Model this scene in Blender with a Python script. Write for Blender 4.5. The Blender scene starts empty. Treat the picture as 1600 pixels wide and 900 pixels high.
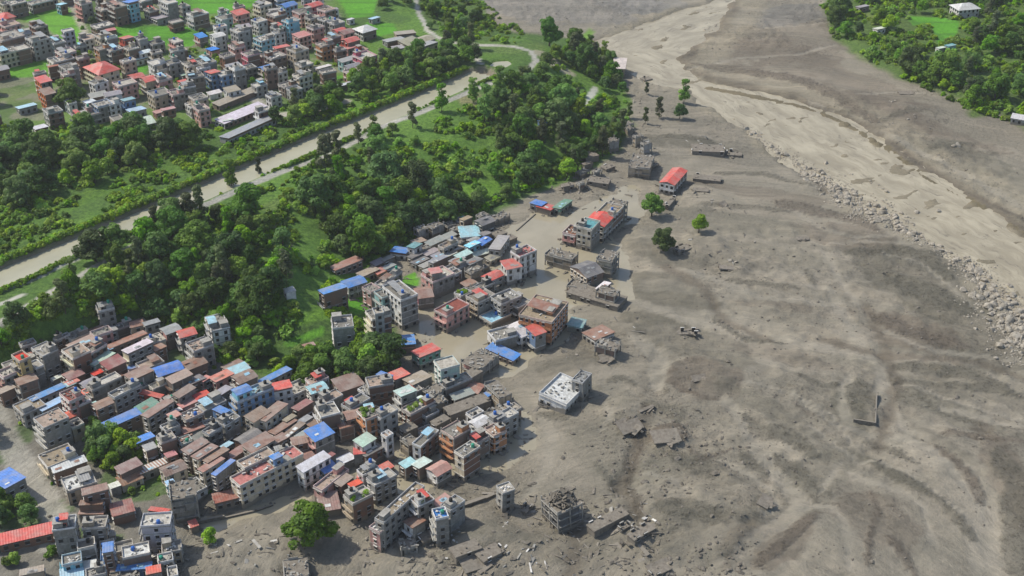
import bpy, math, random
import numpy as np
from math import radians as R

SC = bpy.context.scene
COL = SC.collection
random.seed(7)
RNG = np.random.default_rng(7)

# ------------------------------------------------------------------ camera, sky, sun, exposure
CAM_H = 280.0
PITCH = R(31.0)
FOC = 2000.0                      # focal length in pixels of a 1600 px wide picture
cam_d = bpy.data.cameras.new('camera')
cam = bpy.data.objects.new('camera', cam_d)
COL.objects.link(cam)
cam.location = (0, 0, CAM_H)
cam.rotation_euler = (R(90) - PITCH, 0, 0)
cam_d.sensor_width = 36.0
cam_d.lens = 36.0 * FOC / 1600.0
cam_d.clip_start = 1.0
cam_d.clip_end = 9000.0
SC.camera = cam

SUN_DIR = np.array([-1.0, 0.34, 0.0])          # towards the sun, horizontally
SUN_EL = R(50)
az = math.atan2(SUN_DIR[0], SUN_DIR[1])
w = bpy.data.worlds.new('World')
SC.world = w
w.use_nodes = True
nt = w.node_tree
bg = nt.nodes['Background']
sky = nt.nodes.new('ShaderNodeTexSky')
sky.sky_type = 'NISHITA'
sky.sun_disc = False
sky.sun_elevation = SUN_EL
sky.sun_rotation = az % (2 * math.pi)
sky.air_density = 1.0
sky.dust_density = 1.5
nt.links.new(sky.outputs[0], bg.inputs[0])
bg.inputs[1].default_value = 0.15
sl = bpy.data.lights.new('sun', 'SUN')
sl.energy = 4.05
sl.angle = R(0.8)
sl.color = (1.0, 0.95, 0.84)
so = bpy.data.objects.new('sun', sl)
COL.objects.link(so)
hd = SUN_DIR / np.linalg.norm(SUN_DIR)
ray = -np.array([hd[0] * math.cos(SUN_EL), hd[1] * math.cos(SUN_EL), math.sin(SUN_EL)])
from mathutils import Vector, Matrix, Quaternion
so.rotation_euler = Vector(ray).to_track_quat('-Z', 'Y').to_euler()
so.location = (-300, 100, 500)
SC.view_settings.view_transform = 'Standard'
SC.view_settings.look = 'None'
SC.view_settings.exposure = 0.15
SC.view_settings.gamma = 1.0
SC.view_settings.use_curve_mapping = False
SC.cycles.max_bounces = 5
SC.cycles.diffuse_bounces = 3
SC.cycles.transparent_max_bounces = 8

# ------------------------------------------------------------------ projection between the picture and the place
CT, ST = math.cos(PITCH), math.sin(PITCH)


def ray_of(px, py):
    u = (px - 800.0) / FOC
    v = (450.0 - py) / FOC
    return np.array([u, CT + v * ST, -ST + v * CT])


def unproj(px, py, z=0.0):
    d = ray_of(px, py)
    t = (z - CAM_H) / d[2]
    return d[0] * t, d[1] * t


def proj(x, y, z):
    zc = y * CT - (z - CAM_H) * ST
    yc = y * ST + (z - CAM_H) * CT
    zc = np.maximum(zc, 1.0)
    return 800 + FOC * x / zc, 450 - FOC * yc / zc


# ------------------------------------------------------------------ noise
def _hash(ix, iy, seed):
    n = (ix.astype(np.int64) * 374761393 + iy.astype(np.int64) * 668265263 + seed * 1442695041) & 0xFFFFFFFF
    n = ((n ^ (n >> 13)) * 1274126177) & 0xFFFFFFFF
    n = (n ^ (n >> 16)) & 0xFFFFFFFF
    return n.astype(np.float64) / 4294967295.0


def vnoise(x, y, seed=0):
    ix = np.floor(x); iy = np.floor(y)
    fx = x - ix; fy = y - iy
    fx = fx * fx * (3 - 2 * fx); fy = fy * fy * (3 - 2 * fy)
    a = _hash(ix, iy, seed); b = _hash(ix + 1, iy, seed)
    c = _hash(ix, iy + 1, seed); d = _hash(ix + 1, iy + 1, seed)
    return (a + (b - a) * fx) * (1 - fy) + (c + (d - c) * fx) * fy


def fbm(x, y, seed=0, octv=4):
    s = 0.0; a = 0.5; n = 0.0
    for o in range(octv):
        s = s + a * vnoise(x, y, seed + o * 17)
        n += a
        a *= 0.5; x = x * 2.03 + 11.3; y = y * 2.03 + 5.7
    return s / n


def sstep(e0, e1, x):
    t = np.clip((x - e0) / (e1 - e0), 0, 1)
    return t * t * (3 - 2 * t)


def polydist(x, y, P, closed=False):
    """unsigned distance, signed side (left of travel = +), parameter along"""
    P = np.asarray(P, float)
    n = len(P)
    best = np.full(x.shape, 1e9); side = np.zeros(x.shape); par = np.zeros(x.shape)
    acc = 0.0
    for i in range(n if closed else n - 1):
        a = P[i]; b = P[(i + 1) % n]
        d = b - a; L = math.hypot(*d) + 1e-9
        t = np.clip(((x - a[0]) * d[0] + (y - a[1]) * d[1]) / (L * L), 0, 1)
        dx = x - a[0] - t * d[0]; dy = y - a[1] - t * d[1]
        dd = np.hypot(dx, dy)
        m = dd < best
        best = np.where(m, dd, best)
        s = d[0] * (y - a[1]) - d[1] * (x - a[0])
        side = np.where(m, s, side)
        par = np.where(m, (acc + t * L), par)
        acc += L
    return best, side, par


def inpoly(x, y, P):
    P = np.asarray(P, float)
    r = np.zeros(np.shape(x), bool)
    n = len(P); j = n - 1
    for i in range(n):
        xi, yi = P[i]; xj, yj = P[j]
        c = ((yi > y) != (yj > y)) & (x < (xj - xi) * (y - yi) / (yj - yi + 1e-12) + xi)
        r ^= c
        j = i
    return r


def pix(P, z=0.0):
    return [unproj(a, b, z) for a, b in P]


# ------------------------------------------------------------------ terrain
PLAT = 16.0
# foot of the wooded slope (travelling right and up the picture; the terrace lies to its left)
ESC = pix([(-900, 700), (-300, 655), (0, 588), (90, 566), (180, 538), (250, 512), (330, 555), (420, 596), (560, 592), (622, 545),
           (588, 470), (600, 405), (660, 372), (730, 352), (830, 305), (905, 278), (962, 240), (985, 195), (972, 130),
           (955, 95), (900, 60), (800, 52), (748, 30), (740, -10), (650, -120), (500, -300)])
CANAL = pix([(-420, 600), (-120, 482), (0, 433), (130, 379), (260, 324), (400, 264), (500, 220), (620, 172), (735, 123),
             (752, 114)], PLAT)
CANAL_HW = 7.2
ROAD = pix([(-200, 590), (0, 503), (82, 455), (160, 412), (290, 337), (325, 320), (400, 286), (525, 237), (600, 198), (660, 176),
            (740, 141), (800, 118), (826, 106), (838, 92), (830, 78), (800, 72), (760, 71), (715, 68), (690, 62), (668, 48),
            (655, 15), (645, -30)], PLAT)
LANE = pix([(-200, 540), (-60, 480), (10, 449), (60, 430), (122, 405)], PLAT)
LANE2 = pix([(-120, 520), (0, 474), (34, 460)], PLAT)
TOWNROAD = pix([(380, 140), (402, 158), (420, 175), (436, 180), (470, 176), (500, 170), (540, 158)], PLAT)
FARPATH = pix([(112, 8), (120, 25), (130, 45), (138, 60)], PLAT)
# right hand wood stands on a low bank
BANK = pix([(1265, -140), (1288, 10), (1300, 62), (1345, 95), (1400, 122), (1440, 132), (1500, 165), (1520, 182), (1560, 180), (1620, 215), (1760, 300), (2300, 620)])
RIV_L = pix([(1135, -60), (1125, -5), (1040, 22), (960, 50), (905, 70), (930, 95), (985, 110), (1020, 132), (1070, 140), (1100, 165), (1150, 198), (1205, 240), (1262, 272), (1310, 305),
             (1370, 338), (1440, 378), (1500, 412), (1545, 455), (1600, 500), (1680, 560), (1900, 760)])
RIV_R = pix([(2100, 620), (1800, 460), (1660, 400), (1600, 358), (1545, 318), (1480, 282), (1420, 248), (1370, 205), (1310, 175), (1240, 152), (1180, 138), (1110, 122),
             (1075, 105), (1068, 90), (1085, 78), (1100, 60), (1130, 40), (1150, 0), (1160, -60)])
RIVER = RIV_L + RIV_R
TOWN = pix([(-300, 620), (0, 560), (110, 530), (240, 512), (330, 550), (420, 596), (560, 600), (560, 690), (470, 765), (300, 800), (290, 900), (290, 1000), (-300, 1000)])
POOL = pix([(764, 100), (772, 94), (795, 93), (800, 98), (790, 104), (768, 105)], PLAT)

# mounds of mud: px, py, radius m, height m
MOUNDS = [(985, 650, 12, 2.2), (1042, 683, 9, 2.0), (640, 862, 14, 1.5), (745, 835, 14, 2.4), (770, 870, 16, 2.5), (870, 880, 15, 1.5),
          (1010, 815, 18, 2.5), (1100, 835, 16, 2.0), (1140, 780, 14, 1.8), (1080, 760, 22, 1.4), (1175, 785, 8, 2.0),
          (1060, 225, 30, 1.8), (1100, 310, 16, 1.8), (1105, 385, 14, 2.2), (1020, 390, 12, 1.6), (990, 370, 14, 1.0),
          (1150, 415, 9, 1.6), (905, 590, 14, 1.2), (870, 565, 12, 1.0), (955, 555, 8, 2.2), (1190, 590, 22, 1.2),
          (1060, 440, 18, 1.0), (1020, 510, 20, 1.2), (1100, 590, 16, 1.5), (1440, 760, 20, 1.3), (1350, 640, 10, 0.8),
          (1270, 290, 8, 1.4), (380, 870, 18, 1.2), (330, 880, 14, 1.5), (430, 860, 15, 1.2), (930, 280, 18, 1.6),
          (870, 245, 12, 1.0), (840, 300, 10, 1.6), (1430, 175, 18, 2.0), (1400, 215, 16, 1.4), (1320, 150, 18, 1.4),
          (1250, 120, 30, 1.4), (1230, 60, 40, 1.5), (820, 30, 40, 1.2), (1480, 230, 18, 1.4), (1560, 250, 20, 1.0),
          (1220, 680, 24, 1.0), (1230, 850, 26, 1.4), (1350, 830, 22, 1.4), (1470, 700, 24, 0.9), (1560, 720, 26, 0.9)]
_md = [(unproj(a, b), r, h) for a, b, r, h in MOUNDS]
# gullies cut in the plain: polyline, width m, depth m
GULLY = [([(1010, 640), (1005, 665), (995, 700), (985, 730), (970, 760), (985, 790), (998, 820)], 4, 1.5),
         ([(1290, 300), (1260, 270), (1200, 232)], 3, 1.2),
         ([(1620, 350), (1560, 322), (1500, 296), (1450, 262), (1400, 228), (1340, 190), (1260, 160)], 3, 1.0),
         ([(860, 610), (850, 660), (855, 700), (840, 740), (835, 790)], 6, 0.7),
         ([(1355, 480), (1380, 530), (1400, 600), (1385, 660), (1370, 700)], 4, 0.7),
         ([(1290, 530), (1370, 552), (1450, 558), (1530, 565), (1600, 590)], 4, 0.6),
         ([(1480, 715), (1530, 750), (1560, 800), (1565, 900)], 6, 0.7),
         ([(1340, 690), (1420, 730), (1490, 770), (1540, 830)], 5, 0.5),
         ([(1180, 540), (1200, 600), (1240, 650), (1300, 700)], 5, 0.5),
         ([(1090, 600), (1160, 640), (1210, 720), (1200, 800)], 6, 0.6),
         ([(1040, 420), (1100, 450), (1130, 500), (1200, 530)], 4, 0.5),
         ([(880, 790), (900, 840), (890, 900)], 4, 0.6)]
_gl = [(pix(P), wd, dp) for P, wd, dp in GULLY]


def _z(ox, oy, k, P): return [(ox + a * k, oy + b * k) for a, b in P]


# silty flow channels (light, smooth, slightly sunk) and gritty bars (dark, rough, slightly raised): zoomed picture units, half width in them
_A = (1000, 563, .375); _B = (1000, 300, .375); _C = (1000, 0, .375); _D = (750, 563, .28125)
STROKES = [('L', _A, [(870, 60), (850, 200), (880, 280), (960, 310), (1100, 340), (1200, 375), (1290, 450), (1380, 550), (1440, 620), (1470, 720), (1480, 960)], 24),
           ('L', _A, [(1400, 560), (1450, 640), (1420, 760), (1430, 960)], 40),
           ('L', _A, [(1000, 40), (1040, 200), (1110, 290), (1200, 350)], 26), ('L', _A, [(340, 150), (430, 250), (470, 340), (530, 440), (620, 530), (680, 600), (600, 680), (500, 740), (430, 800), (400, 960)], 34),
           ('L', _A, [(680, 600), (800, 620), (850, 700), (880, 880)], 16), ('L', _A, [(750, 560), (790, 490), (840, 420)], 13), ('L', _A, [(860, 460), (960, 510), (1100, 560), (1180, 620), (1230, 780)], 15),
           ('L', _A, [(700, 270), (800, 340), (900, 420), (1000, 425), (1130, 490), (1250, 590), (1350, 650), (1410, 700)], 11), ('L', _A, [(1180, 190), (1330, 215), (1450, 250), (1620, 285)], 22),
           ('L', _A, [(1030, 80), (1150, 110), (1300, 165), (1450, 215), (1620, 250)], 10), ('L', _A, [(430, 100), (560, 120), (680, 180), (760, 230), (850, 300), (900, 360)], 9),
           ('L', _A, [(330, 420), (450, 480), (540, 530), (570, 600), (520, 660)], 14), ('L', _A, [(0, 470), (120, 500), (220, 560)], 12),
           ('D', _A, [(970, 425), (1050, 480), (1150, 530), (1250, 600), (1340, 680), (1390, 745)], 21), ('B', _A, [(1230, 370), (1310, 430), (1380, 500), (1420, 600)], 22), ('D', _A, [(930, 335), (1040, 375), (1150, 440)], 19),
           ('D', _A, [(430, 230), (500, 300), (600, 310), (720, 400)], 40), ('D', _A, [(560, 400), (640, 460), (740, 540)], 40), ('B', _A, [(960, 540), (985, 640), (950, 760), (950, 860)], 15), ('B', _A, [(1030, 740), (1110, 840), (1150, 900)], 20),
           ('B', _A, [(730, 650), (650, 720), (580, 780), (480, 860)], 24), ('D', _A, [(1500, 390), (1560, 520), (1585, 900)], 55), ('D', _A, [(1060, 80), (1300, 105), (1500, 130), (1620, 160)], 20), ('B', _A, [(1250, 312), (1420, 325), (1620, 345)], 20),
           ('D', _A, [(1150, 140), (1270, 235), (1430, 262)], 16), ('D', _A, [(905, 90), (925, 240)], 48), ('D', _A, [(100, 390), (220, 440), (290, 510)], 44), ('D', _A, [(60, 640), (200, 640), (350, 680)], 60),
           ('D', _A, [(640, 60), (760, 100), (830, 95)], 15), ('D', _A, [(420, 400), (480, 440), (530, 480)], 26),
           ('B', _A, [(640, 170), (690, 215), (740, 240)], 8), ('L', _A, [(620, 130), (690, 170), (790, 220), (860, 290)], 8),
           ('L', _B, [(690, 395), (790, 400), (830, 480), (880, 570), (930, 660), (1000, 740), (1010, 900)], 20), ('L', _B, [(760, 240), (830, 360), (900, 460), (1000, 560), (1150, 645), (1400, 680), (1620, 705)], 12),
           ('L', _B, [(-60, 440), (130, 520), (250, 550), (400, 572)], 24), ('L', _B, [(130, 320), (300, 362), (500, 440), (640, 452), (830, 470)], 18), ('L', _B, [(560, 600), (760, 645), (960, 700)], 24),
           ('L', _B, [(780, 212), (950, 204), (1230, 215)], 10), ('L', _B, [(620, 60), (760, 150), (900, 188), (1060, 180)], 12), ('L', _B, [(-40, 600), (80, 690), (70, 820)], 34),
           ('B', _B, [(560, 40), (700, 70), (900, 110), (1000, 160)], 36), ('D', _B, [(350, 368), (500, 380), (660, 402)], 14), ('D', _B, [(300, 520), (430, 610), (600, 632)], 13), ('B', _B, [(950, 500), (1100, 575), (1350, 640)], 34),
           ('D', _B, [(1050, 720), (1350, 750), (1550, 830)], 34), ('D', _B, [(690, 320), (725, 385)], 16), ('D', _B, [(250, 60), (480, 60), (620, 80)], 16), ('D', _B, [(860, 255), (1050, 235), (1200, 270), (1290, 370)], 34),
           ('D', _B, [(1000, 330), (1150, 400), (1380, 500)], 60), ('L', _B, [(1010, 250), (1180, 300), (1330, 430), (1450, 520)], 8),
           ('L', _C, [(200, 285), (420, 240), (650, 232), (820, 190)], 8), ('L', _C, [(700, 420), (900, 520), (1100, 600), (1350, 720), (1620, 880)], 16), ('B', _C, [(220, 265), (420, 295), (680, 340), (880, 440), (980, 510)], 30),
           ('L', _C, [(500, 130), (700, 110), (800, 90)], 6), ('L', _C, [(900, 400), (1050, 380), (1200, 390)], 8), ('D', _C, [(1000, 500), (1120, 470), (1240, 480)], 22), ('D', _C, [(1200, 620), (1330, 610), (1420, 600)], 18),
           ('D', _C, [(100, 575), (250, 590), (380, 640)], 24), ('L', _C, [(60, 620), (130, 650), (250, 655)], 8), ('D', _C, [(300, 720), (500, 720), (720, 780)], 14),
           ('L', _D, [(300, 180), (370, 330), (380, 450), (370, 600), (280, 740), (180, 820)], 26), ('B', _D, [(820, 340), (890, 480), (860, 560), (810, 680), (870, 800), (880, 900)], 16), ('D', _D, [(330, 300), (450, 320), (560, 260)], 26),
           ('D', _D, [(620, 560), (700, 640), (760, 760)], 14), ('L', _D, [(700, 240), (720, 340), (660, 400)], 12), ('D', _D, [(900, 250), (1100, 280), (1090, 340)], 40), ('D', _D, [(690, 130), (800, 100), (850, 140)], 26), ('B', _D, [(1170, 480), (1220, 560), (1400, 500)], 12)]
_st = []
for kd_, (ox_, oy_, k_), P_, hw_ in STROKES:
    Pp_ = _z(ox_, oy_, k_, P_); m_ = Pp_[len(Pp_) // 2]
    x_, y_ = unproj(*m_); ppm_ = FOC / (y_ * CT + CAM_H * ST)
    _st.append((kd_, pix(Pp_), hw_ * k_ / ppm_ * 1.25))
RAPID = pix(_z(1000, 0, .375, [(290, 360), (450, 390), (600, 420), (700, 440), (850, 500), (950, 560), (1050, 620), (1150, 690), (1200, 730), (1300, 780), (1400, 830), (1500, 890), (1620, 960)]))


def stroke_mask(x, y, kd, P, hw):
    P = np.asarray(P)
    bx = (x > P[:, 0].min() - hw * 2) & (x < P[:, 0].max() + hw * 2) & (y > P[:, 1].min() - hw * 2) & (y < P[:, 1].max() + hw * 2)
    r = np.zeros(np.shape(x))
    if not bx.any(): return r
    X, Y = x[bx], y[bx]
    d, _, par = polydist(X, Y, P)
    tot = np.linalg.norm(np.diff(P, axis=0), axis=1).sum()
    e = np.clip(np.minimum(par, tot - par) / (hw * 2.2), 0, 1) ** .5
    w_ = hw * (.35 + .65 * e) * (.75 + .5 * vnoise(X / 14, Y / 14, 7))
    q = d + (fbm(X / 5, Y / 5, 19, 4) - .5) * hw * (.9 if kd != 'L' else .45)
    r[bx] = 1 - sstep(w_ * .80, w_ * 1.02, q)
    return r



def base_h(x, y, fine=True):
    x = np.asarray(x, float); y = np.asarray(y, float)
    d, s, _ = polydist(x, y, ESC)
    sd = np.where(s > 0, d, -d)
    wob = (fbm(x / 40, y / 40, 3, 2) - .5) * 14
    wid = 12 + 50 * sstep(-190, -60, x)
    h = PLAT * sstep(0, 1, (sd + wob * sstep(0, 20, sd)) / wid)
    up = sstep(0, 30, sd)
    d2, s2, _ = polydist(x, y, BANK)
    sb = np.where(s2 > 0, d2, -d2)
    h = h + 3.0 * sstep(0, 10, sb)
    # town on slightly raised ground
    tin = inpoly(x, y, TOWN)
    dt, _, _ = polydist(x, y, TOWN, True)
    h = h + 2.2 * sstep(-6, 14, np.where(tin, dt, -dt)) * (sd < 0)
    h = h + np.where(up > 0, (fbm(x / 25, y / 25, 9, 3) - .5) * 2.2 * up * (1 - sstep(45, 70, sd) * .8), 0)
    # river
    rin = inpoly(x, y, RIVER)
    dr, _, _ = polydist(x, y, RIVER, True)
    sr = np.where(rin, dr, -dr)
    sn = sr + (fbm(x / 10, y / 10, 31, 4) - .5) * 13
    h = h - 1.9 * sstep(-1, 4, sn) + .5 * np.exp(-((sn + 4) / 3.) ** 2)

    drp, _, _ = polydist(x, y, RAPID)
    h = h + sstep(2, 6, sr) * (1.15 * sstep(.25, .9, np.exp(-(drp / 4.5) ** 2) * (.4 + 1.1 * fbm(x / 5, y / 5, 35, 4))) + 1.1 * sstep(.64, .74, fbm((x + y * .6) / 14, (y - x * .6) / 7, 36, 4)) * .9)
    # canal
    dc, _, pc = polydist(x, y, CANAL)
    h = h - 3.2 * (1 - sstep(CANAL_HW - .4, CANAL_HW + 1.6, dc)) * sstep(12, 18, sd)
    pin = inpoly(x, y, POOL)
    dp_, _, _ = polydist(x, y, POOL, True)
    h = h - 2.0 * sstep(-1, 2, np.where(pin, dp_, -dp_))
    h = h + .9 * np.exp(-((dc - CANAL_HW - 3) / 1.6) ** 2) * sstep(12, 18, sd)
    mud = (1 - sstep(-8, 0, sd)) * (1 - sstep(-4, 4, sb)) * (1 - sstep(-4, 4, sr))
    if fine:
        flat = FLOODf(x, y)
        for (c, r, hh) in _md:
            q = np.hypot(x - c[0], (y - c[1])) / r
            q = q * (0.75 + .5 * vnoise(x / (r * .35), y / (r * .35), 5))
            h = h + np.where(q < 1.4, hh * np.exp(-(q * 1.25) ** 4), 0) * mud
        for P, wd, dp in _gl:
            dg, _, _ = polydist(x, y, P)
            h = h - dp * np.exp(-(dg / wd * (0.7 + .6 * vnoise(x / 6, y / 6, 41))) ** 2) * mud
        rough = fbm(x / 70 + 3, y / 70, 77, 3)
        h = h + mud * (1 - .9 * flat) * ((fbm(x / 30, y / 30, 50, 3) - .40) * .7 + (fbm(x / 8, y / 8, 52, 4) - .5) * .35 + (fbm(x / 3.2, y / 3.2, 51, 4) - .5) * (.35 + 2.2 * sstep(.46, .58, rough)))
        h = h - .55 * mud * flat
        # braided relief of the flow
        cx0, cy0 = unproj(1130, 1040)
        rr = np.hypot(x - cx0, y - cy0); aa = np.arctan2(y - cy0, x - cx0) * 170
        wx = (fbm(x / 45, y / 45, 61, 3) - .5) * 26; wy = (fbm(x / 60, y / 60, 62, 3) - .5) * 60
        n1 = fbm((rr + wx) / 15, (aa + wy) / 110, 63, 4); n2_ = fbm((rr + wx) / 5.5, (aa + wy) / 60, 64, 3)
        rid = 1 - np.abs(n1 * 2 - 1)
        h = h + mud * (1 - flat) * ((n1 - .5) * .5 - .35 * sstep(.86, .97, rid) + (n2_ - .5) * .45)
        for kd_, P_, hw_ in _st:
            mk = stroke_mask(x, y, kd_, P_, hw_) * mud
            h = h + mk * (-.16 if kd_ == 'L' else .10 + (fbm(x / 1.8, y / 1.8, 29, 2) - .5) * .7) if mk.any() else h
        nr = FLOODd(x, y)
        h = np.where((nr > -1.5 + 5 * fbm(x / 8, y / 8, 93, 3) - 2.5) & (nr < 30) & (mud > .3), np.maximum(h, .04 + .12 * vnoise(x / 3, y / 3, 91)), h)
    return h


FLOOD = [pix(P) for P in ([(640, 545), (600, 500), (640, 480), (700, 440), (780, 360), (850, 320), (900, 330), (940, 290), (1000, 280), (1010, 330), (985, 400),
                            (1000, 470), (900, 480), (900, 540), (860, 560), (800, 600), (760, 590), (700, 600), (650, 590)],
                          [(600, 640), (700, 640), (830, 640), (845, 700), (790, 740), (700, 760), (640, 790), (560, 790), (540, 720)],
                          [(290, 800), (330, 805), (400, 785), (470, 765), (500, 730), (540, 740), (480, 790), (400, 820), (330, 850), (285, 830)])]


def FLOODd(x, y):
    """distance outside the nearest standing water"""
    r = np.full(np.shape(x), 1e9)
    for P in FLOOD:
        i = inpoly(x, y, P); d, _, _ = polydist(x, y, P, True)
        r = np.minimum(r, np.where(i, -d, d))
    return r


def FLOODf(x, y):
    f = np.zeros(np.shape(x))
    for P in FLOOD:
        i = inpoly(x, y, P); d, _, _ = polydist(x, y, P, True)
        f = np.maximum(f, sstep(-1, 6, np.where(i, d, -d) + (fbm(x / 8, y / 8, 93, 3) - .5) * 7))
    return f


GRID = None


def hlook(x, y):
    """height of the built ground by bilinear lookup"""
    if GRID is None: return base_h(x, y, False)
    gxs, gys, Z = GRID
    x = np.asarray(x, float); y = np.asarray(y, float)
    i = np.clip(np.searchsorted(gxs, x) - 1, 0, len(gxs) - 2); j = np.clip(np.searchsorted(gys, y) - 1, 0, len(gys) - 2)
    u = np.clip((x - gxs[i]) / (gxs[i + 1] - gxs[i]), 0, 1); v = np.clip((y - gys[j]) / (gys[j + 1] - gys[j]), 0, 1)
    return (Z[j, i] * (1 - u) + Z[j, i + 1] * u) * (1 - v) + (Z[j + 1, i] * (1 - u) + Z[j + 1, i + 1] * u) * v


def H(x, y):
    return float(hlook(np.array([x]), np.array([y]))[0])


def G(px, py):
    """ground point seen at a pixel"""
    d = ray_of(px, py)
    t = np.linspace((22 - CAM_H) / d[2], (-3 - CAM_H) / d[2], 90)
    hz = hlook(d[0] * t, d[1] * t)
    below = (CAM_H + d[2] * t) <= hz
    i = int(np.argmax(below)) if below.any() else len(t) - 1
    i = max(i, 1)
    a = (CAM_H + d[2] * t[i - 1]) - hz[i - 1]; b = (CAM_H + d[2] * t[i]) - hz[i]
    k = a / (a - b + 1e-9)
    tt = t[i - 1] + k * (t[i] - t[i - 1])
    return d[0] * tt, d[1] * tt, CAM_H + d[2] * tt


# ------------------------------------------------------------------ materials
def newmat(name, rough=.85):
    m = bpy.data.materials.new(name); m.use_nodes = True
    b = m.node_tree.nodes['Principled BSDF']
    b.inputs['Roughness'].default_value = rough
    b.inputs['Specular IOR Level'].default_value = .25
    return m, m.node_tree, b


class NT:
    """small node helper"""
    def __init__(s, nt): s.nt = nt
    def n(s, t, **k):
        o = s.nt.nodes.new(t)
        for a, b in k.items(): setattr(o, a, b)
        return o
    def l(s, a, b): s.nt.links.new(a, b)
    def mix(s, fac, a, b, mode='MIX'):
        o = s.nt.nodes.new('ShaderNodeMix'); o.data_type = 'RGBA'; o.blend_type = mode
        for v, i in ((fac, 0), (a, 6), (b, 7)):
            if hasattr(v, 'links'): s.l(v, o.inputs[i])
            elif i == 0: o.inputs[0].default_value = v
            else: o.inputs[i].default_value = (*v, 1)
        return o.outputs[2]
    def noise(s, scale, vec=None, det=4, rough=.6, dim='3D'):
        o = s.nt.nodes.new('ShaderNodeTexNoise'); o.inputs['Scale'].default_value = scale
        o.inputs['Detail'].default_value = det; o.inputs['Roughness'].default_value = rough
        if vec is not None: s.l(vec, o.inputs['Vector'])
        return o.outputs['Fac']
    def ramp(s, f, lo, hi, a=0., b=1.):
        o = s.nt.nodes.new('ShaderNodeMapRange'); o.interpolation_type = 'SMOOTHSTEP'
        s.l(f, o.inputs[0])
        for i, v in enumerate((lo, hi, a, b)): o.inputs[i + 1].default_value = v
        return o.outputs[0]
    def math(s, op, a, b=None):
        o = s.nt.nodes.new('ShaderNodeMath'); o.operation = op
        for v, i in ((a, 0), (b, 1)):
            if v is None: continue
            if hasattr(v, 'links'): s.l(v, o.inputs[i])
            else: o.inputs[i].default_value = v
        return o.outputs[0]
    def scale(s, vec, x, y, z):
        o = s.nt.nodes.new('ShaderNodeVectorMath'); o.operation = 'MULTIPLY'
        s.l(vec, o.inputs[0]); o.inputs[1].default_value = (x, y, z)
        return o.outputs[0]
    def bump(s, h, b, strength=.5, dist=.2):
        o = s.nt.nodes.new('ShaderNodeBump'); o.inputs['Strength'].default_value = strength
        o.inputs['Distance'].default_value = dist
        s.l(h, o.inputs['Height']); s.l(o.outputs[0], b.inputs['Normal'])


def surf_mat(name, col=None, var=.25, dirt=.5, scale=.5, rough=.85, mud=True, streak=False, bumpd=0.0, spec=.2):
    """painted, rendered or tin surface; col None = the object's own colour"""
    m, nt_, b = newmat(name, rough); N = NT(nt_)
    b.inputs['Specular IOR Level'].default_value = spec
    if col == 'tone':
        at = N.n('ShaderNodeAttribute'); at.attribute_name = 'tone'; c = at.outputs['Color']
    elif col is None:
        oi = N.n('ShaderNodeObjectInfo'); c = oi.outputs['Color']
    else:
        rgb = N.n('ShaderNodeRGB'); rgb.outputs[0].default_value = (*col, 1); c = rgb.outputs[0]
    geo = N.n('ShaderNodeNewGeometry'); P = geo.outputs['Position']
    n1 = N.noise(scale, P, 5, .65)
    n2 = N.noise(scale * .22, P, 3, .5)
    c = N.mix(N.ramp(n1, .3, .7, 0, 1), c, N.mix(1.0, c, (1 - var, 1 - var * 1.05, 1 - var * 1.1), 'MULTIPLY'))
    v = N.scale(P, 1, 1, .18)
    st = N.noise(1.3, v, 4, .7)
    c = N.mix(N.math('MULTIPLY', N.ramp(st, .48, .72), dirt), c, N.mix(1.0, c, (.42, .40, .36), 'MULTIPLY'))
    c = N.mix(N.math('MULTIPLY', N.ramp(n2, .5, .68), dirt * .6), c, (.16, .15, .125))
    if streak:
        r = N.noise(.9, N.scale(P, 1, 1, 1), 6, .75)
        c = N.mix(N.ramp(r, .57, .72, 0, .55), c, (.13, .075, .05))
        c = N.mix(N.ramp(N.noise(.28, P, 4, .6), .38, .66, .04, .42), c, (.34, .31, .27))
    if mud:
        sp = N.n('ShaderNodeSeparateXYZ'); N.l(P, sp.inputs[0])
        h = N.math('ADD', sp.outputs[2], N.math('MULTIPLY', N.noise(.35, P, 4, .6), -3.2))
        c = N.mix(N.ramp(h, .1, .7, .85, 0), c, (.20, .175, .14))
    N.l(c, b.inputs['Base Color'])
    if bumpd: N.bump(n1, b, .5, bumpd)
    return m


M = {}
M['paint'] = surf_mat('wall_paint')
M['brick'] = None
M['cement'] = surf_mat('cement_render', (.28, .275, .255), .35, .6, .6)
M['concrete'] = surf_mat('roof_concrete', None, .35, .75, .7, mud=False)
M['slab'] = surf_mat('slab_concrete', (.36, .345, .31), .3, .6, .6)
M['trim'] = surf_mat('white_trim', (.62, .60, .56), .2, .4, .6)
M['tin'] = surf_mat('tin_sheet', None, .30, .35, .8, .5, False, True, spec=.4)
M['tarp'] = surf_mat('tarpaulin', None, .25, .15, .6, .55, False, spec=.35)
M['tone'] = surf_mat('tone_surface', 'tone', .3, .5, .6)
M['mudcrust'] = surf_mat('mud_crust', (.225, .20, .165), .3, .5, .8, .9, False, bumpd=.3)
m, t_, b = newmat('window_dark', .25); b.inputs['Base Color'].default_value = (.018, .02, .023, 1); b.inputs['Specular IOR Level'].default_value = .5; M['dark'] = m
m, t_, b = newmat('tank_plastic', .5); N = NT(t_); oi = N.n('ShaderNodeObjectInfo'); N.l(oi.outputs['Color'], b.inputs['Base Color']); M['plastic'] = m
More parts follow.
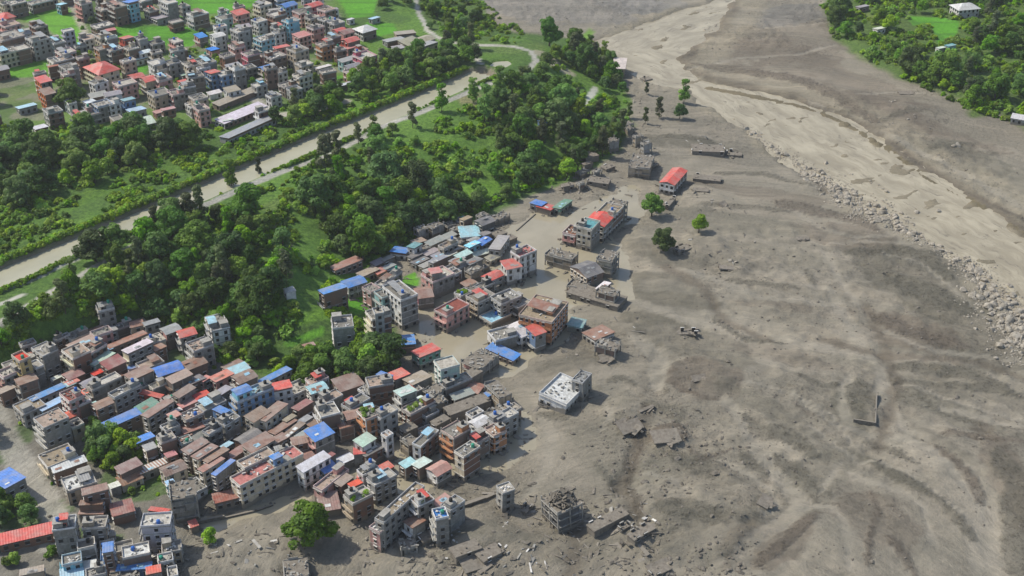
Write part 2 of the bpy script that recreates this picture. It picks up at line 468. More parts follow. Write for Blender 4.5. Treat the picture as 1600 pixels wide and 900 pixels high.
# brick with courses
m, t_, b = newmat('brick_wall', .9); N = NT(t_)
geo = N.n('ShaderNodeNewGeometry'); P = geo.outputs['Position']
sp = N.n('ShaderNodeSeparateXYZ'); N.l(P, sp.inputs[0])
oi = N.n('ShaderNodeObjectInfo')
c = N.mix(N.ramp(N.noise(.35, P, 4, .6), .35, .65), (.20, .105, .07), (.155, .10, .075))
c = N.mix(N.ramp(N.noise(4.5, N.scale(P, 1, 1, 3), 3, .8), .4, .6), c, N.mix(1., c, (1.25, 1.2, 1.15), 'MULTIPLY'))
c = N.mix(N.math('MULTIPLY', oi.outputs['Random'], .75), c, (.19, .165, .14))
c = N.mix(N.ramp(N.noise(.5, N.scale(P, 1, 1, .3), 4, .7), .5, .7, 0, .7), c, (.11, .10, .085))
h = N.math('ADD', sp.outputs[2], N.math('MULTIPLY', N.noise(.35, P, 4, .6), -3.2))
c = N.mix(N.ramp(h, .1, .7, .85, 0), c, (.20, .175, .14))
N.l(c, b.inputs['Base Color']); M['brick'] = m


def leaf_mat(name, a, bcol, tr=.38):
    m, t_, b = newmat(name, .6); N = NT(t_)
    at = N.n('ShaderNodeAttribute'); at.attribute_name = 'tint'
    oi = N.n('ShaderNodeObjectInfo')
    c = N.mix(at.outputs['Fac'], a, bcol)
    hsv = N.n('ShaderNodeHueSaturation'); N.l(c, hsv.inputs['Color'])
    N.l(N.ramp(oi.outputs['Random'], 0, 1, .485, .52), hsv.inputs['Hue'])
    rr = N.math('FRACT', N.math('MULTIPLY', oi.outputs['Random'], 7.3))
    N.l(N.ramp(rr, 0, 1, .62, 1.35), hsv.inputs['Value'])
    N.l(N.ramp(N.math('FRACT', N.math('MULTIPLY', oi.outputs['Random'], 13.7)), 0, 1, .95, 1.2), hsv.inputs['Saturation'])
    N.l(hsv.outputs[0], b.inputs['Base Color'])
    b.inputs['Specular IOR Level'].default_value = .3
    tl = N.n('ShaderNodeBsdfTranslucent'); N.l(hsv.outputs[0], tl.inputs[0])
    ms = N.n('ShaderNodeMixShader'); ms.inputs[0].default_value = tr
    N.l(b.outputs[0], ms.inputs[1]); N.l(tl.outputs[0], ms.inputs[2])
    N.l(ms.outputs[0], t_.nodes['Material Output'].inputs[0])
    return m


M['leaf_dark'] = leaf_mat('leaves_dark', (.046, .10, .022), (.145, .24, .048))
M['leaf_mid'] = leaf_mat('leaves_mid', (.070, .145, .020), (.21, .34, .050))
M['leaf_olive'] = leaf_mat('leaves_olive', (.062, .082, .034), (.15, .18, .078))
M['leaf_bright'] = leaf_mat('leaves_bright', (.11, .21, .018), (.29, .45, .04))
M['bark'] = surf_mat('bark', (.10, .08, .06), .4, .5, 2, mud=False)
M['rock'] = surf_mat('pale_rock', (.38, .345, .285), .45, .45, .6, mud=False, bumpd=.3)
M['mudrock'] = surf_mat('mud_rock', (.19, .17, .14), .4, .5, .9, mud=False, bumpd=.3)


# ground: colours come from the place map, fine texture from noise
def ground_mat():
    m, t_, b = newmat('ground_surface', .9); N = NT(t_)
    at = N.n('ShaderNodeAttribute'); at.attribute_name = 'soil'
    gr = N.n('ShaderNodeAttribute'); gr.attribute_name = 'veg'
    fl = N.n('ShaderNodeAttribute'); fl.attribute_name = 'flow'
    wt = N.n('ShaderNodeAttribute'); wt.attribute_name = 'wet'
    geo = N.n('ShaderNodeNewGeometry'); P = geo.outputs['Position']
    F = fl.outputs['Vector']
    warp = N.n('ShaderNodeTexNoise'); warp.inputs['Scale'].default_value = .02; warp.inputs['Detail'].default_value = 3
    N.l(P, warp.inputs['Vector'])
    wv = N.n('ShaderNodeVectorMath'); wv.operation = 'MULTIPLY_ADD'
    N.l(warp.outputs['Color'], wv.inputs[0]); wv.inputs[1].default_value = (22, 60, 0); N.l(F, wv.inputs[2])
    s1 = N.noise(1, N.scale(wv.outputs[0], .075, .010, 0), 8, .62)
    s2 = N.noise(1, N.scale(wv.outputs[0], .42, .045, 0), 6, .65)
    s3 = N.noise(1, N.scale(wv.outputs[0], .11, .012, 0), 5, .55)
    rdg = N.math('ABSOLUTE', N.math('SUBTRACT', s3, .5))
    g1 = N.noise(.55, P, 7, .8)
    g2 = N.noise(.06, P, 5, .6)
    c0 = at.outputs['Color']
    c = N.mix(N.ramp(s1, .44, .56, 0, 1), N.mix(1., c0, (.86, .87, .86), 'MULTIPLY'), N.mix(1., c0, (1.10, 1.09, 1.07), 'MULTIPLY'))
    c = N.mix(N.ramp(rdg, .012, .0, 0, .55), c, N.mix(1., c0, (1.38, 1.36, 1.3), 'MULTIPLY'))
    c = N.mix(N.ramp(s2, .52, .60, 0, .32), c, N.mix(1., c0, (.62, .62, .60), 'MULTIPLY'))
    c = N.mix(N.ramp(s2, .44, .38, 0, .3), c, N.mix(1., c0, (1.25, 1.24, 1.2), 'MULTIPLY'))
    c = N.mix(N.ramp(g2, .48, .56, 0, .4), c, N.mix(1., c0, (.84, .86, .84), 'MULTIPLY'))
    ga = N.n('ShaderNodeAttribute'); ga.attribute_name = 'grit'; gp = ga.outputs['Fac']
    c = N.mix(N.math('MULTIPLY', N.ramp(g1, .49, .60), N.math('MULTIPLY', gp, .75)), c, N.mix(1., c0, (.50, .49, .47), 'MULTIPLY'))
    c = N.mix(N.math('MULTIPLY', N.ramp(g1, .60, .36, 0, .5), .6), c, N.mix(1., c0, (1.2, 1.19, 1.17), 'MULTIPLY'))
    # greenery
    v1 = N.noise(.5, P, 6, .8); v2 = N.noise(.07, P, 4, .6)
    cg = N.mix(N.ramp(v1, .38, .62), N.mix(1., c0, (.5, .55, .5), 'MULTIPLY'), N.mix(1., c0, (1.25, 1.2, 1.1), 'MULTIPLY'))
    cg = N.mix(N.ramp(v2, .4, .65, 0, .5), cg, N.mix(1., c0, (.7, .8, .7), 'MULTIPLY'))
    c = N.mix(gr.outputs['Fac'], c, cg)
    N.l(c, b.inputs['Base Color'])
    N.l(N.ramp(wt.outputs['Fac'], 0, 1, .92, .45), b.inputs['Roughness'])
    hh = N.math('ADD', N.math('MULTIPLY', N.math('MULTIPLY', g1, N.math('ADD', gp, .3)), 1.6), N.math('MULTIPLY', s2, .8))
    N.bump(hh, b, .9, .9)
    return m


M['ground'] = ground_mat()


def water_mat(name, c1, c2, rough, sc, bump, foam=None):
    m, t_, b = newmat(name, rough); N = NT(t_)
    b.inputs['Specular IOR Level'].default_value = .5
    at = N.n('ShaderNodeAttribute'); at.attribute_name = 'flow'
    geo = N.n('ShaderNodeNewGeometry'); P = geo.outputs['Position']
    V = at.outputs['Vector']
    warp = N.n('ShaderNodeTexNoise'); warp.inputs['Scale'].default_value = .05; warp.inputs['Detail'].default_value = 3
    N.l(P, warp.inputs['Vector'])
    wv = N.n('ShaderNodeVectorMath'); wv.operation = 'MULTIPLY_ADD'
    N.l(warp.outputs['Color'], wv.inputs[0]); wv.inputs[1].default_value = (14, 22, 0); N.l(V, wv.inputs[2])
    f = N.noise(1, N.scale(wv.outputs[0], sc, sc * .22, 0), 6, .65)
    g = N.noise(.05, P, 4, .6)
    c = N.mix(N.ramp(f, .38, .62), c1, c2)
    c = N.mix(N.ramp(g, .4, .66, 0, .45), c, tuple(v * .8 for v in c1))
    if foam:
        c = N.mix(N.math('MULTIPLY', N.ramp(N.noise(1, N.scale(wv.outputs[0], .5, .10, 0), 6, .78), .53, .64), N.ramp(N.noise(.035, P, 3, .6), .42, .56)), c, foam)
    N.l(c, b.inputs['Base Color'])
    N.bump(f, b, bump, .5)
    return m


M['river'] = water_mat('river_water', (.275, .235, .160), (.385, .338, .24), .42, .2, .5, (.15, .125, .085))
M['canal'] = water_mat('canal_water', (.33, .315, .22), (.37, .35, .25), .35, .1, .05)
M['flood'] = water_mat('flood_water', (.295, .262, .185), (.33, .292, .21), .14, .07, .04)


# ------------------------------------------------------------------ tagging and mesh helpers
def tag(o, label=None, cat=None, group=None, kind=None):
    if label: o['label'] = label
    if cat: o['category'] = cat
    if group: o['group'] = group
    if kind: o['kind'] = kind
    return o


class MB:
    def __init__(s): s.v = []; s.f = []; s.m = []
    def box(s, x0, x1, y0, y1, z0, z1, mat=0):
        i = len(s.v)
        s.v += [(x0, y0, z0), (x1, y0, z0), (x1, y1, z0), (x0, y1, z0), (x0, y0, z1), (x1, y0, z1), (x1, y1, z1), (x0, y1, z1)]
        s.f += [(i, i + 3, i + 2, i + 1), (i + 4, i + 5, i + 6, i + 7), (i, i + 1, i + 5, i + 4), (i + 1, i + 2, i + 6, i + 5), (i + 2, i + 3, i + 7, i + 6), (i + 3, i, i + 4, i + 7)]
        s.m += ([mat] * 6 if isinstance(mat, int) else list(mat))
    def rbox(s, c, sz, rot, mat=0):
        i = len(s.v)
        for dz in (-.5, .5):
            for dx, dy in ((-.5, -.5), (.5, -.5), (.5, .5), (-.5, .5)):
                p = rot @ Vector((dx * sz[0], dy * sz[1], dz * sz[2]))
                s.v.append((c[0] + p.x, c[1] + p.y, c[2] + p.z))
        s.f += [(i, i + 3, i + 2, i + 1), (i + 4, i + 5, i + 6, i + 7), (i, i + 1, i + 5, i + 4), (i + 1, i + 2, i + 6, i + 5), (i + 2, i + 3, i + 7, i + 6), (i + 3, i, i + 4, i + 7)]
        s.m += [mat] * 6
    def poly(s, pts, mat=0):
        i = len(s.v); s.v += [tuple(p) for p in pts]; s.f.append(tuple(range(i, i + len(pts)))); s.m.append(mat)
    def cyl(s, cx, cy, z0, z1, r, n=10, mat=0, cap=.25):
        i = len(s.v)
        for z, rr in ((z0, r), (z1, r), (z1 + cap, r * .45)):
            for k in range(n):
                a = 2 * math.pi * k / n
                s.v.append((cx + rr * math.cos(a), cy + rr * math.sin(a), z))
        for q in (0, 1):
            for k in range(n):
                a = i + q * n + k; b2 = i + q * n + (k + 1) % n
                s.f.append((a, b2, b2 + n, a + n)); s.m.append(mat)
        s.f.append(tuple(range(i + 2 * n, i + 3 * n))); s.m.append(mat)
    def tube(s, a, b, r0, r1, n=5, mat=0):
        a = Vector(a); b = Vector(b); d = (b - a).normalized()
        u = d.orthogonal().normalized(); v = d.cross(u)
        i = len(s.v)
        for c, r in ((a, r0), (b, r1)):
            for k in range(n):
                t = 2 * math.pi * k / n
                s.v.append(tuple(c + u * (r * math.cos(t)) + v * (r * math.sin(t))))
        for k in range(n):
            s.f.append((i + k, i + (k + 1) % n, i + n + (k + 1) % n, i + n + k)); s.m.append(mat)
    def build(s, name, mats, parent=None, color=None, kind=None, label=None, smooth=False):
        if not s.v: return None
        me = bpy.data.meshes.new(name); me.from_pydata(s.v, [], s.f)
        for m_ in mats: me.materials.append(m_)
        if len(mats) > 1: me.polygons.foreach_set('material_index', s.m)
        if smooth: me.polygons.foreach_set('use_smooth', [True] * len(s.f))
        me.update()
        o = bpy.data.objects.new(name, me); COL.objects.link(o)
        if parent is not None: o.parent = parent
        if color: o.color = (*color, 1)
        if kind: o['kind'] = kind
        if label: o['label'] = label
        return o


def fastmesh(name, co, quads, mats, attrs=(), smooth=True):
    me = bpy.data.meshes.new(name)
    nv, nq = len(co), len(quads)
    me.vertices.add(nv); me.vertices.foreach_set('co', np.asarray(co, np.float32).ravel())
    k = quads.shape[1]
    me.loops.add(nq * k); me.loops.foreach_set('vertex_index', quads.astype(np.int32).ravel())
    me.polygons.add(nq); me.polygons.foreach_set('loop_start', np.arange(0, nq * k, k, dtype=np.int32))
    me.polygons.foreach_set('loop_total', np.full(nq, k, np.int32))
    if smooth: me.polygons.foreach_set('use_smooth', np.ones(nq, bool))
    for m_ in mats: me.materials.append(m_)
    for an, ty, data in attrs:
        a = me.attributes.new(an, ty, 'POINT')
        key = {'FLOAT': 'value', 'FLOAT_VECTOR': 'vector', 'FLOAT_COLOR': 'color', 'INT': 'value'}[ty]
        a.data.foreach_set(key, np.asarray(data, np.float32).ravel())
    me.update(calc_edges=True)
    o = bpy.data.objects.new(name, me); COL.objects.link(o)
    return o


def empty(name, loc, rz=0.):
    o = bpy.data.objects.new(name, None); COL.objects.link(o)
    o.location = loc; o.rotation_euler = (0, 0, rz); o.empty_display_size = 1
    return o

# ------------------------------------------------------------------ thin haze in the air
def haze():
    me = bpy.data.meshes.new('haze')
    x0, x1, y0, y1, z0, z1 = -2600, 2600, -1600, 3600, -7.0, 300.0
    me.from_pydata([(x0, y0, z0), (x1, y0, z0), (x1, y1, z0), (x0, y1, z0), (x0, y0, z1), (x1, y0, z1), (x1, y1, z1), (x0, y1, z1)], [],
                   [(0, 3, 2, 1), (4, 5, 6, 7), (0, 1, 5, 4), (1, 2, 6, 5), (2, 3, 7, 6), (3, 0, 4, 7)])
    m = bpy.data.materials.new('haze_air'); m.use_nodes = True
    m.node_tree.nodes.remove(m.node_tree.nodes['Principled BSDF'])
    v = m.node_tree.nodes.new('ShaderNodeVolumePrincipled')
    v.inputs['Color'].default_value = (.92, .95, .97, 1); v.inputs['Density'].default_value = HAZE; v.inputs['Anisotropy'].default_value = .2
    m.node_tree.links.new(v.outputs[0], m.node_tree.nodes['Material Output'].inputs['Volume'])
    me.materials.append(m)
    o = bpy.data.objects.new('haze', me); COL.objects.link(o); o['kind'] = 'stuff'; o['label'] = 'thin pale haze in the air over the whole valley'; o['category'] = 'haze'


HAZE = .00007
haze()
# ------------------------------------------------------------------ ground sheet
xs = np.concatenate([[-2500, -1600, -900, -700, -580], np.arange(-480, 480.1, 1.5), [580, 700, 900, 1600, 2500]])
ys = np.concatenate([[-1500, -500, 0, 120, 190], np.geomspace(225, 1150, 600), [1250, 1400, 1700, 2500, 3500]])
GX, GY = np.meshgrid(xs, ys)
gx, gy = GX.ravel(), GY.ravel()
gz = base_h(gx, gy)
GRID = (xs, ys, gz.reshape(len(ys), len(xs)))
ppx, ppy = proj(gx, gy, gz)

d, s, _ = polydist(gx, gy, ESC); sd = np.where(s > 0, d, -d)
d2, s2, _ = polydist(gx, gy, BANK); sb = np.where(s2 > 0, d2, -d2)
nz = fbm(gx / 12, gy / 12, 5, 4)
nz2 = fbm(gx / 45, gy / 45, 15, 4)
nzf = fbm(gx / 4, gy / 4, 25, 3)
col = np.zeros((len(gx), 3)); veg = np.zeros(len(gx)); wet = np.zeros(len(gx)); grit = np.clip(.25 + 1.6 * (fbm(gx / 30, gy / 30, 88, 3) - .42), .1, 1)


def blend(mask, c):
    global col
    mask = np.clip(mask, 0, 1)[:, None]
    col = col * (1 - mask) + np.array(c)[None, :] * mask


blend(np.ones(len(gx)), (.248, .221, .174))
blend(sstep(.45, .65, nz2) * .55, (.205, .182, .142))
blend(sstep(.5, .7, fbm(gx / 90, gy / 60, 66, 3)) * .5, (.215, .195, .158))


def ell(px, py, L, W, ang, c, k=.8, soft=.13, z=0.):
    """an oval patch of a different soil; ang in degrees on the picture, sizes in picture pixels"""
    global col
    cx, cy = unproj(px, py, z)
    a = R(ang)
    ax, ay = unproj(px + L * math.cos(a), py - L * math.sin(a), z)
    ux, uy = ax - cx, ay - cy
    l = math.hypot(ux, uy)
    bx, by = unproj(px - W * math.sin(a), py - W * math.cos(a), z)
    wv = abs((bx - cx) * -uy / l + (by - cy) * ux / l)
    x = gx - cx; y = gy - cy
    p = (x * ux + y * uy) / (l * l) / 1.12; q = (-x * uy + y * ux) / (l * max(wv, .5))
    r = np.hypot(p, q) + (nz - .5) * 1.0 + (nz2 - .5) * .6 + (nzf - .5) * .35
    blend((1 - sstep(1 - soft, 1, r)) * k * .82, c)


DK = (.115, .105, .080); DK2 = (.120, .095, .072); GRY = (.150, .140, .108); LT = (.262, .236, .190)
for a in [(1050, 458, 75, 24, -12, DK, .85), (1060, 530, 95, 28, -18, DK, .85), (1090, 590, 60, 26, -20, DK2, .9), (1050, 405, 70, 14, -15, DK, .6),
          (1440, 430, 110, 50, -35, DK, .7), (1520, 520, 90, 45, -30, DK, .55), (1330, 370, 90, 22, -10, DK2, .5), (1450, 560, 110, 20, -8, DK, .5),
          (1520, 610, 90, 25, -15, DK, .5), (1410, 520, 70, 26, -10, DK2, .6), (1480, 640, 100, 18, -22, GRY, .6), (1400, 745, 70, 8, -32, DK, .8),
          (1450, 690, 60, 14, -30, DK, .5), (1500, 735, 34, 8, -45, DK2, .8), (1580, 750, 30, 90, 0, DK2, .55), (1370, 810, 45, 60, 10, DK2, .45),
          (1330, 640, 22, 38, 0, GRY, .8), (1200, 850, 60, 40, 30, DK2, .6), (1100, 840, 90, 40, 15, DK, .55), (1260, 760, 40, 80, -30, GRY, .5),
          (1090, 740, 80, 30, -20, DK, .4), (950, 620, 60, 20, -10, GRY, .6), (900, 570, 60, 20, 20, DK, .5), (1070, 225, 60, 13, -5, DK, .75),
          (1200, 60, 140, 50, -10, DK2, .4), (1300, 130, 160, 40, -25, DK2, .45), (1420, 200, 130, 35, -25, DK2, .5), (1500, 250, 100, 24, -20, GRY, .8),
          (880, 10, 150, 25, 0, (.21, .20, .185), .7), (1210, 25, 90, 18, 5, (.16, .155, .145), .7), (1010, 10, 60, 14, 0, (.19, .185, .175), .6),
          (1150, 350, 110, 16, -8, GRY, .5), (1180, 300, 110, 10, -8, DK2, .45), (1230, 400, 120, 14, -10, GRY, .4), (1250, 480, 110, 10, -6, DK2, .4),
          (1200, 640, 90, 14, -25, GRY, .5), (960, 700, 50, 60, 20, GRY, .5), (880, 860, 70, 40, 0, DK, .45), (760, 850, 70, 40, 0, GRY, .6),
          (1042, 682, 26, 14, -5, DK2, .9), (1020, 500, 40, 10, -10, DK, .6), (1240, 560, 70, 14, -14, DK2, .4)]:
    ell(*a)
for a in [(1330, 520, 26, 60, 20, LT, .6), (1300, 480, 60, 8, -40, LT, .5), (1420, 556, 130, 8, -5, LT, .6), (1560, 640, 60, 8, -20, LT, .6),
          (1300, 590, 90, 16, -12, LT, .45), (1390, 640, 20, 50, 0, LT, .55), (1530, 810, 22, 110, 10, LT, .7), (1420, 700, 90, 12, -32, LT, .6),
          (1100, 560, 40, 120, 60, LT, .3), (850, 690, 22, 110, 8, LT, .45), (1150, 500, 100, 8, -10, LT, .4), (1210, 740, 22, 60, -10, LT, .5),
          (1060, 870, 60, 20, 20, LT, .3), (880, 760, 40, 20, 0, LT, .3), (1150, 460, 130, 12, -5, LT, .4), (1250, 430, 90, 8, -5, LT, .4),
          (960, 600, 30, 70, 50, LT, .4), (700, 870, 90, 20, 10, LT, .5), (420, 840, 90, 12, 20, LT, .6), (1590, 900, 20, 60, 0, LT, .5)]:
    ell(*a)
# wet mud beside the standing water and along the river
fl_ = FLOODf(gx, gy)
blend(fl_ * .8, (.255, .225, .17)); wet = np.maximum(wet, fl_ * .6)
rin = inpoly(gx, gy, RIVER); dr, _, parr = polydist(gx, gy, RIVER, True); sr = np.where(rin, dr, -dr)
blend(sstep(-7, 1, sr + (nz - .5) * 16) * (gy < 1000), (.27, .238, .178))
drr, _, _ = polydist(gx, gy, RIV_R)
blend((1 - sstep(2, 5.5, np.abs(drr - 1 + (nz - .5) * 7))) * .75, (.12, .10, .075))
blend((1 - sstep(5, 14, np.abs(drr - 12 + (nz - .5) * 10))) * (sr < 0) * .6, (.28, .245, .18))
dl, _, _ = polydist(gx, gy, RIV_L)
for kd_, P_, hw_ in _st:
    mk = stroke_mask(gx, gy, kd_, P_, hw_)
    blend(mk * (.55 if kd_ == 'L' else .48), {'L': (.266, .241, .196), 'D': (.142, .132, .102), 'B': (.148, .120, .094)}[kd_])
    grit = grit * (1 - mk) + mk * (.12 if kd_ == 'L' else 1.)
drp, _, _ = polydist(gx, gy, RAPID)
blend((sr > 2) * sstep(.2, .7, np.exp(-(drp / 5) ** 2)) * .9, (.15, .125, .075)); blend((sr > 6) * (gz > -1.3) * .5, (.17, .14, .09))
for P, wd, dp in _gl:
    dg, _, _ = polydist(gx, gy, P)
    blend((1 - sstep(wd * .3, wd * .9, dg + (nzf - .5) * wd)) * (.7 if wd <= 4 else .25), (.125, .105, .08) if wd <= 4 else (.27, .24, .19))
# town ground
tin = inpoly(gx, gy, TOWN); dt, _, _ = polydist(gx, gy, TOWN, True)
tm = sstep(-4, 6, np.where(tin, dt, -dt)) * (sd < 2)
blend(tm, (.20, .185, .155))
ell(30, 728, 34, 24, -50, (.33, .315, .28), .9); ell(62, 770, 45, 18, -50, (.34, .32, .28), .95); ell(90, 805, 34, 14, -40, (.36, .33, .28), .95)
for a in [(190, 690, 46, 20, 0), (215, 740, 60, 22, 20), (12, 690, 30, 40, 0), (30, 800, 60, 22, 0), (90, 840, 90, 12, 0), (255, 760, 50, 16, 20), (530, 755, 20, 12, 0), (300, 560, 40, 14, 0), (170, 700, 40, 26, 20), (230, 700, 40, 18, 20), (330, 690, 14, 10, 0)]:
    ell(*a, (.07, .13, .03), .95, z=2.)
# grass and woods on the slope and the terrace
gm = sstep(-3, 3, sd + (nz - .5) * 8)
blend(gm, (.080, .150, .032))
blend(gm * sstep(.44, .58, nz2) * .8, (.125, .235, .038))
veg = np.maximum(veg, gm)
bm = sstep(-2, 4, sb + (nz - .5) * 8)
blend(bm, (.09, .145, .035)); veg = np.maximum(veg, bm)


def pixmask(P, soft=3.):
    i = inpoly(ppx, ppy, P)
    dd, _, _ = polydist(ppx, ppy, P, True)
    return sstep(-soft, soft, np.where(i, dd, -dd) + (nz - .5) * 4)


def vegpix(P, c, k=1., v=1., soft=3.):
    global veg
    m_ = pixmask(P, soft) * k * (gy > 200)
    blend(m_, c); veg[:] = veg * (1 - m_) + v * m_
    return m_


RICE = (.10, .30, .022)
t4 = lambda P, ox=0, oy=0: [(ox + a / 4, oy + b / 4) for a, b in P]
FIELDS = [t4([(160, 60), (450, 50), (530, 200), (500, 290), (390, 250), (260, 150), (150, 130)]),
          t4([(730, 150), (1280, 170), (1290, 210), (1200, 290), (760, 280), (700, 210)]),
          t4([(1090, -40), (1640, -40), (1580, 40), (1450, 80), (1030, 115)]),
          t4([(-60, 390), (310, 380), (310, 450), (200, 480), (-60, 490)]),
          t4([(640, -30), (900, -30), (880, 20), (640, 20)]),
          t4([(500, -20), (760, -20), (740, 100), (580, 110)], 400, 0),
          t4([(520, 120), (560, 170), (520, 170)], 400, 0),
          t4([(690, 140), (860, 150), (880, 200), (760, 230), (700, 200)], 400, 0),
          t4([(540, 90), (720, 20), (760, 100), (620, 170)], 400, 450),
          t4([(170, 330), (420, 240), (430, 290), (190, 380)], 400, 450),
          t4([(1000, 130), (1200, 120), (1180, 230), (1060, 270)], 1200, 0),
          t4([(870, 100), (1120, 110), (1130, 150), (900, 160)], 1200, 0),
          t4([(880, 850), (1000, 800), (1030, 890), (900, 895)], 400, 225),
          t4([(460, 480), (540, 470), (530, 530), (430, 540)], 400, 0),
          t4([(800, 410), (930, 410), (920, 460), (800, 450)], 0, 0)]
fieldm = np.zeros(len(gx))
for i, P in enumerate(FIELDS):
    fieldm = np.maximum(fieldm, vegpix(P, (RICE if i % 3 else (.13, .33, .03)), 1., .45, 1.2))
LG = (.15, .29, .035)
for P, c in [(t4([(-40, 540), (200, 560), (250, 640), (-40, 650)]), (.14, .2, .06)), (t4([(1000, -40), (1400, -40), (1500, 260), (1330, 270), (1080, 190), (1040, 100)], 400), (.09, .15, .035)),
             (t4([(300, 410), (420, 350), (520, 300), (700, 210), (1000, 130), (1300, 60), (1300, 120), (1000, 220), (700, 300), (450, 420), (350, 480)], 0, 225), (.10, .19, .03)),
             (t4([(500, 260), (900, 120), (700, 60), (400, 180), (300, 260)], 0, 225), (.075, .13, .03)),
             (t4([(880, 200), (1500, 60), (1500, 110), (1180, 180), (900, 250)], 400, 225), LG), (t4([(1300, 300), (1600, 180), (1600, 340), (1350, 340)], 400, 225), LG),
             (t4([(0, 390), (330, 270), (380, 330), (60, 440)], 400, 225), (.13, .2, .05)), (t4([(1150, 290), (1400, 250), (1400, 330), (1150, 350)], 400, 225), LG),
             (t4([(120, 420), (300, 330), (480, 180), (520, 200), (400, 330), (200, 440)], 800, 0), LG), (t4([(500, 690), (700, 560), (760, 640), (700, 700), (560, 740)], 800, 0), (.10, .19, .03)),
             (t4([(0, 140), (330, 20), (460, -20), (330, 120), (0, 210)], 0, 450), (.10, .16, .04)), (t4([(150, 210), (440, 120), (460, 180), (200, 260)], 400, 450), LG),
             (t4([(1320, 270), (1800, 270), (1800, 340), (1340, 330)], 400, 0), (.12, .19, .05)), (t4([(150, 380), (330, 340), (350, 400), (200, 440)], 800, 0), (.14, .19, .05)),
             (t4([(1250, 600), (1400, 580), (1420, 640), (1300, 690)], 400, 0), (.24, .22, .12)), (t4([(600, 90), (690, 60), (800, 130), (640, 140)], 1200, 0), (.15, .20, .05))]:
    vegpix(P, c, .9)
# furrow lines between paddies
blend(fieldm * sstep(.80, .97, np.maximum(np.cos(gy * 2 * np.pi / 22), np.cos((gx + gy * .3) * 2 * np.pi / 31))) * .5, (.05, .11, .02))
# far town ground
FTOWN = [(-60, 195), (-60, 60), (20, 30), (40, 10), (110, -20), (480, -40), (520, 0), (548, 60), (580, 95), (590, 110), (530, 130), (440, 165), (420, 185), (330, 200), (235, 205), (130, 215), (60, 205)]
m_ = pixmask(FTOWN, 4) * (1 - fieldm) * (gy > 400)
blend(m_ * (.12 + .6 * sstep(.50, .58, nz)), (.24, .22, .175)); veg = veg * (1 - m_ * .6)
# canal margins
dc, _, pc = polydist(gx, gy, CANAL)
cm = sstep(12, 18, sd)
blend(cm * (1 - sstep(CANAL_HW + 1, CANAL_HW + 2.2, dc)), (.23, .20, .15)); veg *= 1 - cm * (1 - sstep(CANAL_HW + 1, CANAL_HW + 2.2, dc))


def strip(P, hw, c, k=1.):
    global veg
    dd, _, _ = polydist(gx, gy, P)
    mm = (1 - sstep(hw, hw + .9, dd + (nz - .5) * 1.2)) * k
    blend(mm, c); veg = veg * (1 - mm)
    return mm


roadm = strip(ROAD, 1.2, (.40, .385, .34))
roadm = np.maximum(roadm, strip(LANE, 1.5, (.48, .47, .43)))
roadm = np.maximum(roadm, strip(LANE2, 1.0, (.42, .41, .36)))
roadm = np.maximum(roadm, strip(pix([(733, 85), (746, 92), (752, 101)], PLAT), 1.5, (.44, .43, .38)))
roadm = np.maximum(roadm, strip(TOWNROAD, 2.6, (.37, .35, .30)))
roadm = np.maximum(roadm, strip(FARPATH, 1.6, (.36, .34, .27)))
for P, hw, c in [(t4([(190, 400), (190, 430), (140, 440), (60, 440), (0, 430)][::-1], 400, 450), 0, 0)] if False else []:
    pass
roadm = np.maximum(roadm, strip([G(x_, y_)[:2] for x_, y_ in [(424, 350), (435, 357), (450, 365), (452, 378), (450, 388), (458, 391)]], 1.0, (.22, .20, .13), .8))
roadm = np.maximum(roadm, strip([G(x_, y_)[:2] for x_, y_ in [(930, 138), (921, 152), (919, 165), (917, 180)]], 1.5, (.50, .49, .45), .9))
fpool = sstep(-2, 1, np.where(inpoly(gx, gy, POOL), 1, -1) * polydist(gx, gy, POOL, True)[0])
strip(pix([(845, 78), (858, 83), (868, 90), (888, 94)], PLAT), 4, (.33, .30, .22), .9)
STREET = [G(a_, b_)[:2] for a_, b_ in [(-10, 640), (12, 690), (40, 735), (62, 775), (90, 812), (80, 850)]]
strm = strip(STREET, 4.0, (.34, .32, .275), .9)

# flow coordinates of the mud streaks: arcs about a point below the picture
c0 = np.array(unproj(1130, 1040))
rr = np.hypot(gx - c0[0], gy - c0[1]); aa = np.arctan2(gy - c0[1], gx - c0[0])
flow = np.stack([rr, aa * 170.0, np.zeros_like(rr)], 1)

nx, ny = len(xs), len(ys)
I = (np.arange(ny - 1)[:, None] * nx + np.arange(nx - 1)[None, :]).ravel()
Q = np.stack([I, I + 1, I + nx + 1, I + nx], 1)
co = np.stack([gx, gy, gz], 1)
qc = lambda a: a[Q].mean(1)
cls = np.zeros(len(Q), int)
cls[qc(sd) > 0] = 1
cls[(qc(sb) > 0)] = 4
cls[(qc(tm) > .5)] = 2
cls[(qc(fieldm) > .5)] = 3
cls[(qc(roadm) > .5)] = 5
cls[(qc(strm) > .5)] = 6
names = {0: 'mud_plain', 1: 'grassy_terrace', 2: 'town_ground', 3: 'rice_fields', 4: 'wooded_bank', 5: 'dirt_road', 6: 'street'}
rgba = np.concatenate([col, np.ones((len(col), 1))], 1)
for k_, nm in names.items():
    q = Q[cls == k_]
    if not len(q): continue
    u, inv = np.unique(q, return_inverse=True)
    o = fastmesh(nm, co[u], inv.reshape(q.shape), [M['ground']],
                 [('soil', 'FLOAT_COLOR', rgba[u]), ('veg', 'FLOAT', veg[u]), ('wet', 'FLOAT', wet[u]), ('grit', 'FLOAT', grit[u]), ('flow', 'FLOAT_VECTOR', flow[u])])
    o['kind'] = 'structure'


